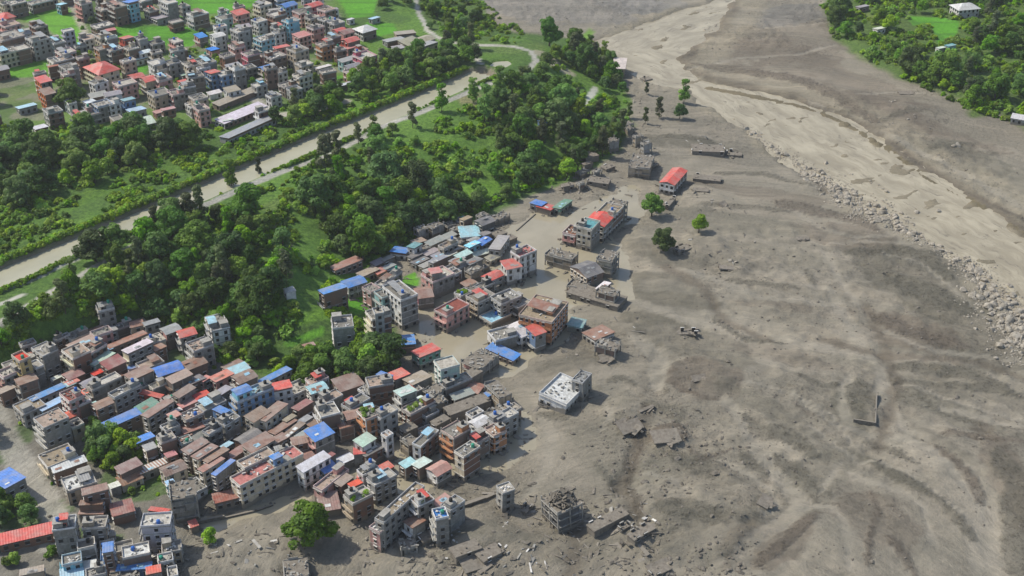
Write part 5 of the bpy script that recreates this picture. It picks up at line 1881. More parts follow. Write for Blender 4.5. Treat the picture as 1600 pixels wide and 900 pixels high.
n6 = fill([(930, 240), (1000, 180), (1010, 240), (985, 290), (900, 300), (860, 300)], 9, False, [('tan', 'slab'), ('tan', 'ruin'), ('grey', 'ruin')], 30, 1.4, (4, 8), sts=(1, 1, 2))
print('houses', len(HOUSES), 'fills', n1, n2, n3, n4, n5, n6)

# ------------------------------------------------------------------ labels: look first, then the nearest thing one can find
LM = [h for h in HOUSES if h['short']]


def rel(h, l):
    dx = h['p'][0] - l['p'][0]; dy = h['p'][1] - l['p'][1]
    if abs(dx) > 2.2 * abs(dy): return 'right of' if dx > 0 else 'left of'
    if abs(dy) > 2.2 * abs(dx): return 'in front of' if dy > 0 else 'behind'
    return ('below and right of' if dx > 0 else 'below and left of') if dy > 0 else ('above and right of' if dx > 0 else 'above and left of')


used = {}
for h in HOUSES:
    if h['label']: used[h['label']] = 1
pending = []
med = np.median([h['area'] for h in HOUSES])
for h in HOUSES:
    if h['label']: continue
    ww = WORDW.get(h['wall'], h['wall']); rw = WORDR[h['roof']]
    size = '' if not h['far'] else 'far-off '
    if h['roof'] == 'slab': base = ['low mud-buried house with %s' % 'flat roof', 'small mud-buried house with flat roof' if h['area'] < med else 'broad mud-buried house with flat roof']
    elif h['ruin']: base = ['wrecked %s house with debris on top' % ww, ('small' if h['area'] < med else 'broad') + ' wrecked %s house with debris on top' % ww]
    else:
        base = ['%s%s house with %s' % (size, ww, rw), '%s%s %s house with %s' % (size, ww, NUMW[h['st']], rw), ('small ' if h['area'] < med else 'broad ') + '%s %s house with %s' % (ww, NUMW[h['st']], rw)]
    near = sorted(LM, key=lambda l: (h['x'] - l['x']) ** 2 + (h['y'] - l['y']) ** 2)[:4]
    done = False
    adv = ['', 'just ', 'further ', 'well ']
    for l in near[:3]:
        dist = math.hypot(h['x'] - l['x'], h['y'] - l['y'])
        for b_ in base:
            lab = '%s, %s %s' % (b_, rel(h, l), l['short'])
            if len(lab.replace(',', '').split()) > 16: continue
            if lab not in used: done = True; break
        if done: break
    if not done:
        l = near[0]; l2 = near[1]
        lab = '%s %s house between %s and %s' % (ww, 'small' if h['area'] < med else 'broad', l['short'], l2['short'])
        lab = ' '.join(lab.split()[:16])
        while lab in used:
            q = len([1 for k in used if k.startswith(lab[:20])]) % 9
            l2 = near[2 + q % 2]; lab2 = '%s house with %s between %s and %s' % (ww, rw, l['short'], l2['short'])
            lab = ' '.join(lab2.split()[:16]); h['group'] = 'small houses crowded in the town'
            break
    used[lab] = 1; h['label'] = lab


def tree_of(o):
    out = [o]
    for c in KIDS.get(o.name, ()): out += tree_of(c)
    return out


KIDS = {}
for o in COL.objects:
    if o.parent is not None: KIDS.setdefault(o.parent.name, []).append(o)
byk = {}
for h in HOUSES:
    if h['roof'] == 'slab': k_ = 'buried_house'
    elif h['ruin']: k_ = 'ruined_house'
    elif h['st'] == 1: k_ = 'shed'
    elif h['st'] >= 4: k_ = 'apartment_house'
    else: k_ = 'house'
    h['k'] = k_; zc = math.sqrt(h['x'] ** 2 + h['y'] ** 2 + CAM_H ** 2); h['app'] = h['area'] ** .5 * h['st'] ** .5 / zc
    byk.setdefault(k_, []).append(h)
CATW = {'buried_house': 'buried house', 'ruined_house': 'ruin', 'shed': 'shed', 'apartment_house': 'apartment house', 'house': 'house'}
surplus = []
for k_, hs in byk.items():
    hs.sort(key=lambda h: (h['short'] is None, -h['app']))
    surplus += hs[290:]
    for h in hs[:290]:
        near_g = 'houses of the far town on the terrace' if h['far'] else ('houses and ruins standing in the mud' if H(h['x'], h['y']) < 1.2 else 'houses crowded in the near town')
        h['o'].name = k_
        lb = h['label']
        if k_ == 'shed' and not h['short']: lb = lb.replace(' house with', ' shed with')
        tag(h['o'], lb, CATW[k_], near_g)
print('kinds', {k: len(v) for k, v in byk.items()}, 'surplus', len(surplus))
bpy.context.view_layer.update()
if surplus:
    V, Fq, Cc = [], [], []
    fixed = {'brick_wall': (.19, .12, .09), 'cement_render': (.20, .195, .18), 'slab_concrete': (.36, .345, .31), 'white_trim': (.62, .60, .56), 'window_dark': (.02, .022, .025), 'leaves_bright': (.1, .2, .03), 'mud_crust': (.22, .2, .16), 'mud_rock': (.19, .17, .14)}
    me = bpy.data.meshes.new('distant_houses'); vs = []; fs = []; cs = []; off = 0
    for h in surplus:
        for o in tree_of(h['o']):
            if o.type != 'MESH': continue
            mw = np.array(o.matrix_world); n_ = len(o.data.vertices)
            c_ = np.empty(n_ * 3, np.float32); o.data.vertices.foreach_get('co', c_); c_ = c_.reshape(-1, 3)
            c_ = c_ @ mw[:3, :3].T + mw[:3, 3]; vs.append(c_)
            mats_ = [m_.name for m_ in o.data.materials]
            for p in o.data.polygons:
                nm = mats_[p.material_index]; cs.append(fixed.get(nm, tuple(o.color[:3]))); fs.append([off + v for v in p.vertices])
            off += n_
        for o in tree_of(h['o'])[::-1]:
            dm = o.data; bpy.data.objects.remove(o)
        HOUSES.remove(h)
    vs = np.concatenate(vs)
    me.from_pydata(vs.tolist(), [], fs); me.materials.append(M['tone'])
    a_ = me.attributes.new('tone', 'FLOAT_COLOR', 'FACE'); a_.data.foreach_set('color', np.concatenate([np.array(cs), np.ones((len(cs), 1))], 1).astype(np.float32).ravel())
    o = bpy.data.objects.new('distant_houses', me); COL.objects.link(o)
    tag(o, 'smallest houses crowding the far town beyond those told apart', 'houses', None, 'stuff')

# ------------------------------------------------------------------ woods and single trees
OA = OC()
TPOS = []


def clear(x, y, r, k=1.):
    if (np.hypot(OA[:, 0] - x, OA[:, 1] - y) < OA[:, 2] + r * .6).any(): return False
    if TPOS:
        T = np.array(TPOS)
        if (np.hypot(T[:, 0] - x, T[:, 1] - y) < (T[:, 2] + r) * .5 * k).any(): return False
    return True


RP = [np.array(P) for P in (CANAL, ROAD)]
DARKL = 'dark leafy tree in the wood'
# named single trees: px, py of the foot, kind, scale, label
SINGLE = [(1018, 338, 'big_tree', .72, 'round green tree standing in mud below the lone red-roofed house', 2), (1036, 392, 'big_tree', .70, 'dark round tree standing in mud in the middle of the plain', 0),
          (1091, 364, 'broadleaf_tree', .95, 'thin-crowned tree standing in mud right of the round green tree', 4), (484, 850, 'big_tree', 1.1, 'big round green tree standing in mud at the lower town edge', 0),
          (330, 848, 'broadleaf_tree', .62, 'small round tree in mud left of the big round tree', 4), (111, 168, 'big_tree', 1.15, 'big dark tree beside the vivid orange far house', 0),
          (858, 72, 'big_tree', 1.05, 'big dark rounded tree on the end of the spur', 1), (893, 80, 'slender_tree', 1.0, 'tall tree right of the dark tree on the spur', 1),
          (930, 98, 'slender_tree', .9, 'tall thin tree at the tip of the spur', 1), (945, 98, 'slender_tree', .85, 'second tall thin tree at the tip of the spur, nearer the white roof', 1),
          (1030, 184, 'slender_tree', .8, 'slim tree alone on the mud flat below the spur', 0), (1068, 162, 'slender_tree', 1.0, 'tallest slim tree on the mud flat near the river', 1),
          (1062, 186, 'broadleaf_tree', .8, 'bushy tree at the foot of the tallest slim tree by the river', 0), (1010, 148, 'slender_tree', .5, 'very small slim tree on the upper mud flat', 0),
          (1008, 194, 'slender_tree', .6, 'small slim tree by the wreckage at the wood edge', 0), (535, 755, 'bushy_tree', 1.0, 'bright green bush between brown roofs and grey block', 0),
          (155, 695, 'big_tree', .62, 'dark garden tree beside the street in the near town', 0), (176, 690, 'broadleaf_tree', .8, 'leafy garden tree in the near town, by the striped shed', 1),
          (212, 712, 'bushy_tree', 1.3, 'bright green garden tree behind the striped shed roof', 0), (148, 668, 'bushy_tree', .8, 'small bright tree below the long blue roof over brick', 0),
          (362, 296, 'slender_tree', .95, 'tall thin tree beside the canal, lower left', 1), (405, 276, 'slender_tree', .6, 'small bare-looking tree on the canal bank', 0), (516, 236, 'slender_tree', .6, 'small thin tree on canal bank, middle of the canal', 0),
          (560, 225, 'slender_tree', .8, 'tall thin tree on the canal bank, above the middle', 0), (584, 215, 'slender_tree', .85, 'tall thin tree on the canal road side', 1), (645, 200, 'slender_tree', .95, 'tall thin tree against the upper canal water', 0),
          (690, 175, 'slender_tree', 1., 'tall tree on the bank below the upper canal', 1), (757, 190, 'slender_tree', 1.3, 'very tall slim tree below the canal end', 1), (780, 150, 'slender_tree', 1.1, 'tall slim tree near the little pond', 1),
          (702, 62, 'slender_tree', .8, 'dark slim tree beside the tan sheds', 1), (672, 45, 'broadleaf_tree', .5, 'small tree beside the pale road at the top', 0), (715, 62, 'slender_tree', .9, 'dark tall tree right of the tan sheds', 1),
          (150, 408, 'big_tree', .95, 'leftmost of the tall trees standing in front of the canal', 0), (182, 396, 'big_tree', .85, 'second tall tree from the left in front of the canal', 2),
          (246, 366, 'slender_tree', 1.0, 'slim tree among the tall trees hiding the canal', 0), (268, 356, 'big_tree', .95, 'rightmost big tree hiding a stretch of the canal', 0), (740, 160, 'slender_tree', 1.0, 'slim tree at the canal end beside the road', 1), (800, 145, 'big_tree', .8, 'broad tree below the pond beside the road', 2), (820, 130, 'broadleaf_tree', 1.0, 'rounded tree at the road bend on the spur', 1),
          (625, 95, 'broadleaf_tree', .6, 'dark small tree in front of the tan sheds', 0)]
for px, py, kd, sc_, lab, v in SINGLE:
    x, y, z = G(px, py)
    tree(kd, x, y, lab, None, sc_, v=v % len(KINDS[kd])); TPOS.append((x, y, 3 * sc_))

GRPS = [
    # polygon (pixels on the ground), kinds with weights, count, scale range, label, group, spacing
    ([(-30, 590), (0, 500), (70, 470), (150, 420), (220, 375), (290, 345), (345, 330), (430, 360), (470, 400), (480, 440), (440, 470), (420, 520), (400, 560), (330, 530), (280, 505), (230, 512), (110, 522), (0, 550)],
     [('broadleaf_tree', 8), ('big_tree', 3), ('bushy_tree', 4), ('slender_tree', 1)], 120, (.6, 1.3), 'leafy tree on the wooded slope above the near town', 'trees on the slope above the near town', 1.0),
    ([(470, 300), (500, 255), (600, 215), (700, 190), (760, 160), (830, 140), (830, 200), (760, 230), (700, 250), (640, 260), (560, 290), (520, 330)],
     [('broadleaf_tree', 6), ('bushy_tree', 5), ('big_tree', 1), ('slender_tree', 2)], 42, (.5, 1.2), 'tree in the sunny wood just below the canal road', 'trees below the canal road', 1.1),
    ([(490, 320), (560, 300), (640, 280), (700, 300), (720, 335), (660, 365), (600, 390), (580, 420), (520, 400)],
     [('broadleaf_tree', 5), ('big_tree', 4)], 60, (.8, 1.2), 'dark tree in the dense wood above mid-town', 'trees of the dense wood above mid-town', .95),
    ([(830, 120), (900, 70), (950, 95), (972, 130), (985, 190), (965, 235), (900, 272), (830, 298), (740, 340), (700, 300), (740, 260), (820, 200)],
     [('broadleaf_tree', 8), ('slender_tree', 3), ('big_tree', 2)], 88, (.55, 1.15), 'dark tree on the wooded spur beside the mud', 'trees of the wooded spur', 1.0),
    ([(435, 600), (470, 570), (540, 560), (600, 540), (618, 560), (600, 595), (540, 612), (470, 615)],
     [('broadleaf_tree', 5), ('big_tree', 2)], 17, (.8, 1.05), 'tree in the clump between the near town and flood', 'trees in the clump by the flood', .95),
    ([(-30, 215), (60, 215), (150, 215), (240, 205), (320, 212), (300, 255), (180, 265), (130, 300), (0, 330), (-30, 340)],
     [('big_tree', 6), ('broadleaf_tree', 4)], 46, (.75, 1.05), 'large dark tree in the belt below the far town', 'trees in the belt below the far town', .85),
    ([(420, 195), (470, 165), (560, 130), (600, 105), (680, 85), (735, 75), (742, 96), (690, 118), (600, 150), (520, 175), (470, 200)],
     [('broadleaf_tree', 6), ('slender_tree', 1), ('big_tree', 1)], 60, (.75, 1.1), 'dark tree in the row between canal and far town', 'trees between the canal and the far town', .9),
    ([(1284, 5), (1340, -20), (1660, -30), (1660, 215), (1560, 182), (1530, 176), (1440, 128), (1400, 118), (1345, 88), (1300, 55)],
     [('broadleaf_tree', 7), ('bushy_tree', 4), ('big_tree', 2), ('slender_tree', 1)], 135, (.55, 1.2), 'tree in the wood on the far right bank', 'trees of the wood on the right bank', 1.0),
    ([(580, -10), (740, -10), (760, 30), (720, 60), (660, 30), (600, 20)], [('broadleaf_tree', 5), ('bushy_tree', 2)], 26, (.6, 1.0), 'tree on the green rise at the top of the picture', 'trees on the green rise', 1.),
    ([(10, 60), (110, 100), (330, 190), (480, 160), (560, 110), (500, 20), (300, 60), (200, 20)], [('broadleaf_tree', 5), ('bushy_tree', 3)], 34, (.4, .7), 'small tree among the houses of the far town', 'trees among the far houses', 1.),
    ([(-20, 640), (10, 660), (10, 700), (-20, 690)], [('broadleaf_tree', 1)], 3, (.6, .8), 'tree at the left edge by the near street', 'trees by the near street', 1.),
    ([(-20, 780), (40, 790), (60, 822), (-20, 840)], [('broadleaf_tree', 2), ('bushy_tree', 2)], 7, (.6, .85), 'tree in front of the large blue tarpaulin roof', 'trees by the blue tarpaulin roof', .8),
    ([(-10, 860), (90, 855), (95, 880), (-10, 885)], [('bushy_tree', 2)], 14, (.45, .7), 'bush below the long red roof', 'bushes below the long red roof', .8),
    ([(140, 680), (200, 675), (250, 700), (240, 715), (190, 735), (150, 740), (140, 710)], [('broadleaf_tree', 2), ('bushy_tree', 3)], 16, (.55, .8), 'garden tree between the street and the striped shed', 'garden trees by the striped shed', .7),
    ([(130, 610), (165, 600), (180, 640), (140, 650)], [('bushy_tree', 2)], 3, (.5, .7), 'small garden tree among the brown roofs', 'garden trees among the roofs', .7),
    ([(180, 740), (270, 715), (280, 735), (200, 775)], [('bushy_tree', 2)], 9, (.4, .7), 'bush in the gap beside the striped shed roof', 'bushes beside the striped shed', .8),
    ([(300, 540), (400, 520), (430, 560), (380, 585), (320, 570)], [('broadleaf_tree', 3), ('bushy_tree', 1)], 12, (.6, .9), 'tree around the white house at the wood edge', 'trees around the white house', .9),
]
extra = []      # beyond the countable limit for the commonest kind
OPEN = [[(400, 330), (440, 290), (490, 262), (505, 290), (470, 330), (440, 350), (410, 352)], [(448, 355), (500, 330), (540, 360), (560, 400), (545, 430), (500, 420), (465, 390)],
        [(560, 235), (640, 205), (760, 170), (800, 215), (760, 238), (690, 262), (620, 245)], [(690, 262), (760, 240), (830, 245), (810, 300), (760, 325), (720, 318), (690, 290)],
        [(425, 470), (470, 440), (560, 440), (600, 450), (590, 500), (520, 505), (500, 560), (420, 560), (405, 510)], [(850, 110), (900, 108), (930, 135), (920, 160), (860, 165)], [(930, 140), (972, 150), (985, 200), (930, 195)], [(1375, 22), (1480, 22), (1510, 60), (1500, 84), (1450, 84), (1400, 60)], [(-60, 455), (130, 380), (155, 405), (95, 462), (10, 520), (-60, 540)], [(1310, 15), (1370, 20), (1370, 45), (1320, 50)], [(912, 135), (936, 135), (926, 186), (906, 186)]]
HALF = [[(345, 330), (440, 350), (500, 420), (440, 470), (400, 440), (340, 380)], [(470, 300), (600, 215), (830, 140), (830, 200), (700, 250), (520, 330)], [(830, 120), (985, 130), (985, 190), (830, 298)]]
FIELDW = FIELDS
AVP = [[(540, 480), (580, 455), (600, 470), (560, 500)]]
ROADPT = [np.array(P) for P in (ROAD, CANAL, LANE, STREET, TOWNROAD)]
cnt = {}; LABG = {}
plan = []
for P, kw, n, sr_, lab, grp, sp in GRPS:
    xsP = [p[0] for p in P]; ysP = [p[1] for p in P]; c = 0
    kl = [k for k, w_ in kw for _ in range(w_)]
    for _ in range(n * 25):
        if c >= n: break
        # even over the ground: nearer (lower) rows cover less ground per pixel
        px, py = random.uniform(min(xsP), max(xsP)), random.uniform(min(ysP), max(ysP))
        if random.random() > ((900 - (py - 0)) / 900): continue
        if not inpoly(np.array([px]), np.array([py]), P)[0]: continue
        if any(inpoly(np.array([px]), np.array([py]), A)[0] for A in FIELDS + AVP): continue
        if any(inpoly(np.array([px]), np.array([py]), A)[0] for A in OPEN) and random.random() > .07: continue
        if any(inpoly(np.array([px]), np.array([py]), A)[0] for A in HALF) and random.random() > .36: continue
        x, y, z = G(px, py)
        kd = random.choice(kl); s_ = random.uniform(*sr_)
        r = {'broadleaf_tree': 4.6, 'big_tree': 7.6, 'slender_tree': 2.2, 'bushy_tree': 3.1}[kd] * s_
        ax, ay = np.array([x]), np.array([y])
        if polydist(ax, ay, CANAL)[0][0] < CANAL_HW + 2 + r * .4: continue
        if any(polydist(ax, ay, Q_)[0][0] < 2.2 + r * .5 for Q_ in (ROAD, LANE, STREET)): continue
        if not clear(x, y, r, sp * 1.15): continue
        TPOS.append((x, y, r)); c += 1
        plan.append((y, kd, x, s_, lab, grp, z))
plan.sort()
names_of = {'broadleaf_tree': 'tree', 'big_tree': 'tree', 'slender_tree': 'tree', 'bushy_tree': 'tree'}
for y, kd, x, s_, lab, grp, z in plan:
    if NTREE[0] < 455 and cnt.get(kd, 0) < 298:
        sort_word = {'broadleaf_tree': 'rounded ', 'big_tree': 'wide-crowned ', 'slender_tree': 'slim ', 'bushy_tree': 'low bushy '}[kd]
        L4 = sorted(LM, key=lambda l: (x - l['x']) ** 2 + (y - l['y']) ** 2)[0]
        base_ = sort_word + lab.split(' in the ')[0].split(' on the ')[0].split(' between ')[0]
        cand = '%s, %s %s' % (base_, rel({'p': proj(x, y, z)}, L4), L4['short'])
        if math.hypot(x - L4['x'], y - L4['y']) > 90 or len(cand.replace(',', '').split()) > 16: cand = sort_word + lab
        if LABG.setdefault(cand, grp) != grp: cand = sort_word + lab
        tree(kd, x, y, cand, grp, s_, z=z); cnt[kd] = cnt.get(kd, 0) + 1
    else: extra.append((x, y, z, s_, kd))
if extra:
    for kd in sorted(set(e[4] for e in extra)):
        E = [e for e in extra if e[4] == kd]
        src = []
        for cm_, tm_ in KINDS[kd]: src.append(cm_)
        scatter('woodland', [e[:3] for e in E], [(e[3],) * 3 for e in E], src, 'distant woodland of rounded trees seen as one mass', 'woodland', 5, .05)
print('trees', NTREE[0], 'extra', len(extra))

# shrubs and undergrowth
SHR = []
for v, mt in enumerate(['leaf_mid', 'leaf_bright', 'leaf_bright', 'leaf_bright']):
    cl = clumps_round(1.2, .2, 1.3, 8, 90 + v, (.4, .6)); SHR.append(crown_mesh('shrub', cl, 240, .30, 90 + v, M[mt]))
SP = []
rg = np.random.default_rng(21)


def shrubs(P, n, smin, smax, hmul=1.):
    P = np.array(P); x0, y0 = P.min(0); x1, y1 = P.max(0)
    px = rg.uniform(x0, x1, n * 2); py = rg.uniform(y0, y1, n * 2)
    k = inpoly(px, py, P)
    for A in FIELDS: k &= ~inpoly(px, py, A)
    px, py = px[k][:n], py[k][:n]
    # intersect with the terrain: iterate height
    z = np.full(len(px), 8.)
    for _ in range(8):
        u = (px - 800) / FOC; v = (450 - py) / FOC; dz = -ST + v * CT; t = (z - CAM_H) / dz
        x = u * t; y = (CT + v * ST) * t; z = .5 * z + .5 * hlook(x, y)
    z = hlook(x, y)
    ok = np.hypot(OA[:, 0][None] - x[:, None], OA[:, 1][None] - y[:, None]).min(1) > 3.5
    for Q_, w_ in ((CANAL, CANAL_HW + 2.2), (ROAD, 3.0), (LANE, 2.8), (LANE2, 2.2), (STREET, 5), (TOWNROAD, 3.5)): ok &= polydist(x, y, Q_)[0] > w_
    keep = vnoise(x / 9, y / 9, 71) > .40
    ok &= keep
    for a, b, c in zip(x[ok], y[ok], z[ok]):
        s_ = rg.uniform(smin, smax); SP.append((a, b, c, s_ * rg.uniform(.8, 1.3), s_ * hmul * rg.uniform(.7, 1.2)))


shrubs([(-40, 590), (0, 500), (150, 420), (345, 330), (400, 300), (500, 250), (700, 180), (830, 120), (900, 75), (972, 130), (985, 190), (960, 240), (830, 300), (720, 345), (600, 395), (585, 470), (620, 545), (560, 595), (430, 600), (330, 560), (230, 512), (0, 548)], 5200, .7, 1.9)
shrubs([(-40, 190), (330, 205), (440, 190), (590, 140), (740, 85), (748, 110), (640, 150), (400, 245), (260, 300), (0, 400), (-60, 420)], 3400, .7, 1.7)
shrubs([(1284, 5), (1640, -30), (1640, 210), (1530, 178), (1400, 118), (1300, 55)], 2200, .8, 1.9)
shrubs([(640, 0), (750, 0), (830, 60), (800, 70), (700, 60)], 500, .6, 1.5)
shrubs([(0, 60), (120, 110), (330, 200), (480, 165), (560, 110), (500, 0), (100, 0)], 700, .5, 1.2)
shrubs([(0, 560), (240, 520), (400, 590), (560, 610), (480, 740), (300, 780), (0, 760)], 150, .4, 1.0)
shrubs([(300, 540), (440, 560), (620, 540), (600, 500), (440, 480)], 500, .5, 1.3)
a_ = np.array(SP)
scatter('undergrowth', a_[:, :3], a_[:, [3, 3, 4]], SHR, 'undergrowth of shrubs and creepers covering the slopes and terrace', 'undergrowth', 8)
# hedges along both banks of the canal
HP = []
CAx = np.array(CANAL)
seg = np.diff(CAx, axis=0); ln = np.linalg.norm(seg, axis=1); tot = ln.sum()
for off, step_, s0, s1 in ((CANAL_HW + 3.0, .75, .9, 1.5), (CANAL_HW + 4.6, 1.0, .8, 1.5), (-(CANAL_HW + 2.6), .8, .6, 1.1), (-(CANAL_HW + 3.4), .9, .5, 1.0)):
    for sarc in np.arange(0, tot, step_):
        i = min(int(np.searchsorted(np.cumsum(ln), sarc)), len(ln) - 1); t = (sarc - (np.cumsum(ln)[i] - ln[i])) / ln[i]
        p = CAx[i] + seg[i] * t; d_ = seg[i] / ln[i]; n_ = np.array([-d_[1], d_[0]])
        q = p + n_ * (off + rg.normal(0, .35)) + d_ * rg.normal(0, .3)
        if polydist(q[:1], q[1:], ROAD)[0][0] < 2.8: continue
        s_ = rg.uniform(s0, s1); HP.append((q[0], q[1], H(q[0], q[1]), s_, s_ * .9))
a_ = np.array(HP)
scatter('canal_hedge', a_[:, :3], a_[:, [3, 3, 4]], [SHR[1], SHR[2], SHR[3]], 'green hedge running along both banks of the canal', 'hedge', 9)

# ------------------------------------------------------------------ boulders of the river bar
RK = [rock_mesh('boulder', 300 + i, M['rock']) for i in range(6)]
RKM = [rock_mesh('stone', 320 + i, M['mudrock'], 1) for i in range(5)]
BAR = pix([(1160, 196), (1205, 226), (1262, 262), (1300, 292), (1345, 325), (1385, 345), (1430, 368), (1470, 390), (1515, 415), (1550, 455), (1580, 490), (1600, 520), (1640, 560)])
BW = [2, 3, 7, 9, 11, 10, 6, 5, 7, 10, 13, 15, 16]; BD = [.4, .6, 1., 1.2, 1.6, 1.4, .7, .5, .9, 1.2, 1.6, 1.8, 1.6]
B_ = np.array(BAR); sg = np.diff(B_, axis=0); lg = np.linalg.norm(sg, axis=1)
rk = []
for i in range(len(sg)):
    n_ = int(lg[i] * (BW[i] + BW[i + 1]) * .15 * (BD[i] + BD[i + 1])) + 10
    for _ in range(n_):
        t = rg.random(); p = B_[i] + sg[i] * t; d_ = sg[i] / lg[i]; nn_ = np.array([-d_[1], d_[0]])
        wd = BW[i] * (1 - t) + BW[i + 1] * t
        q = p + nn_ * rg.normal(0, wd * .5)
        rk.append((q[0], q[1], min(2.4, .34 + rg.exponential(.46))))
for px, py, s_ in [(1432, 335, 1.6), (1466, 333, 1.4), (1385, 302, 1.5), (1372, 295, 1.2), (1357, 284, 1.0), (1290, 258, 1.6), (1330, 275, 1.2), (1150, 410, 1.2), (1142, 408, 1.6), (1497, 228, 2.2), (1490, 229, 1.5), (1280, 0, 1.5), (1425, 183, 1.0), (1397, 158, 1.2), (1390, 193, .9), (1120, 42, 1.4), (1105, 50, 1.2), (572, 850, .8), (1453, 715, .6)]:
    x, y, z = G(px, py); rk.append((x, y, s_))
rk.sort(key=lambda r: -r[2] / (r[1] + 200))
for i, (x, y, s_) in enumerate(rk[:290]):
    z = max(H(x, y), -1.05)
    o = bpy.data.objects.new('boulder', random.choice(RK)); COL.objects.link(o)
    o.location = (x, y, z + s_ * .15); o.rotation_euler = (random.gauss(0, .3), random.gauss(0, .3), random.uniform(0, 6.28)); o.scale = (s_, s_ * random.uniform(.65, 1), s_ * random.uniform(.6, 1))
    inbar = polydist(np.array([x]), np.array([y]), BAR)[0][0] < 25
    tag(o, 'pale angular boulder in the bar along the near bank of the river' if inbar else 'pale boulder lying away from the river bar on open mud', 'boulder', 'boulders of the river bar' if inbar else 'boulders away from the bar')
rest = rk[290:]
sm = [(x + rg.normal(0, 1.6), y + rg.normal(0, 1.6), .0, min(s_, 1.0) * rg.uniform(.35, 1)) for x, y, s_ in rest for _ in range(4)]
sm = [(x, y, max(H(x, y), -1.05), s_) for x, y, z, s_ in sm]
a_ = np.array(sm); scatter('river_stones', a_[:, :3], np.stack([a_[:, 3], a_[:, 3] * .8, a_[:, 3] * .8], 1), RK, 'small pale stones filling the bar between the boulders', 'stones', 3)

# ------------------------------------------------------------------ clods and rubble over the mud plain
n_ = 70000
x = rg.uniform(-260, 420, n_); y = 260 + (rg.random(n_) ** 1.5) * 620
z = hlook(x, y); px, py = proj(x, y, z)
d_, s_, _ = polydist(x, y, ESC); sd_ = np.where(s_ > 0, d_, -d_)
rin_ = inpoly(x, y, RIVER)
d2_, s2_, _ = polydist(x, y, BANK); sb_ = np.where(s2_ > 0, d2_, -d2_)
rough_ = fbm(x / 70 + 3, y / 70, 77, 3) + (fbm(x / 12, y / 12, 78, 3) - .5) * .5
bx = ((px > 560) & (px < 1180) & (py > 640))
pr = sstep(.50, .66, rough_) * .6 + bx * (.06 + sstep(.44, .60, rough_)) * .75 + (py < 330) * (px > 850) * sstep(.45, .6, rough_) * .35
ok = (sd_ < -2) & (~rin_) & (sb_ < 0) & (FLOODf(x, y) < .3) & (rg.random(n_) < pr) & (px > -20) & (px < 1700) & ~((px < 560) & (py > 500) & (py < 800))
x, y, z = x[ok], y[ok], z[ok]
s_ = .10 + rg.exponential(.14, len(x)); s_ = s_ * np.where(bx[ok], 1.7, 1.0); s_ = np.minimum(s_, 1.4)
print('clods', len(x))
scatter('mud_clods', np.stack([x, y, z], 1), np.stack([s_ * 1.3, s_, s_ * .8], 1), RKM, 'clods and buried rubble breaking the surface of the mud', 'clods', 4)
# broken planks, slabs and sheets strewn where houses were hit
dbm = MB(); rr_ = random.Random(5)
ZN = [(600, 640, 840, 780, 160), (560, 760, 1010, 900, 190), (860, 230, 1010, 330, 90), (600, 380, 820, 440, 120), (840, 470, 1010, 560, 40), (100, 850, 290, 900, 90), (300, 820, 480, 900, 60), (960, 140, 1120, 240, 50), (1040, 300, 1180, 420, 40), (640, 500, 700, 560, 20), (780, 780, 1030, 890, 170), (600, 810, 800, 880, 90)]
for x0, y0, x1, y1, n_ in ZN:
    for _ in range(n_):
        X, Y, Z = G(rr_.uniform(x0, x1), rr_.uniform(y0, y1))
        if Z > 3: continue
        hz = H(X, Y); hz = max(hz, -.14)
        sc_ = rr_.choice([.6, .8, 1., 1.6])
        rot = Quaternion((rr_.gauss(0, .2), rr_.gauss(0, .2), 1), rr_.uniform(0, 6.28)).to_matrix() @ Matrix.Rotation(rr_.gauss(0, .2), 3, 'X')
        dbm.rbox((X, Y, hz + .1), (rr_.uniform(.8, 3.4) * sc_, rr_.uniform(.15, .9) * sc_, rr_.uniform(.1, .35)), rot, rr_.choice([0, 0, 0, 1, 2, 3]))
for h_ in HOUSES:          # timber and slabs piled against the walls that the mud reached
    if h_['far'] or H(h_['x'], h_['y']) > 1.3: continue
    for _ in range(9):
        an_ = rr_.uniform(0, 6.28); r_ = rr_.uniform(.8, 1.15) * (h_['area'] ** .5) * .72
        X, Y = h_['x'] + math.cos(an_) * r_, h_['y'] + math.sin(an_) * r_; hz = max(H(X, Y), -.1); sc_ = rr_.choice([.6, .9, 1.3])
        rot = Quaternion((rr_.gauss(0, .3), rr_.gauss(0, .3), 1), rr_.uniform(0, 6.28)).to_matrix() @ Matrix.Rotation(rr_.gauss(0, .3), 3, 'X')
        dbm.rbox((X, Y, hz + .15), (rr_.uniform(.8, 3.4) * sc_, rr_.uniform(.2, 1.2) * sc_, rr_.uniform(.12, .5)), rot, rr_.choice([0, 0, 0, 0, 1, 2]))
o = dbm.build('flood_debris', [M['mudrock'], M['slab'], M['cement'], M['trim']]); tag(o, 'broken planks, slabs and sheets strewn through flooded town and mud', 'debris', None, 'stuff')

# ------------------------------------------------------------------ half-buried walls, slabs and trunks that stand out on the plain
def wall_run(P, hgt, th, label, z=None):
    mb = MB()
    for (a, b) in zip(P[:-1], P[1:]):
        A = G(*a); B = G(*b); hz = max(A[2], B[2])
        d_ = math.hypot(B[0] - A[0], B[1] - A[1]); an = math.atan2(B[1] - A[1], B[0] - A[0])
        mb.rbox(((A[0] + B[0]) / 2, (A[1] + B[1]) / 2, hz + hgt / 2 - .6), (d_ + th, th, hgt + 1.0), Matrix.Rotation(an, 3, 'Z'))
        # coping
        mb.rbox(((A[0] + B[0]) / 2, (A[1] + B[1]) / 2, hz + hgt + -.06), (d_ + th + .1, th + .12, .1), Matrix.Rotation(an, 3, 'Z'), 1)
    o = mb.build('wall', [M['mudrock'], M['slab']]); tag(o, label, 'wall')
    return o


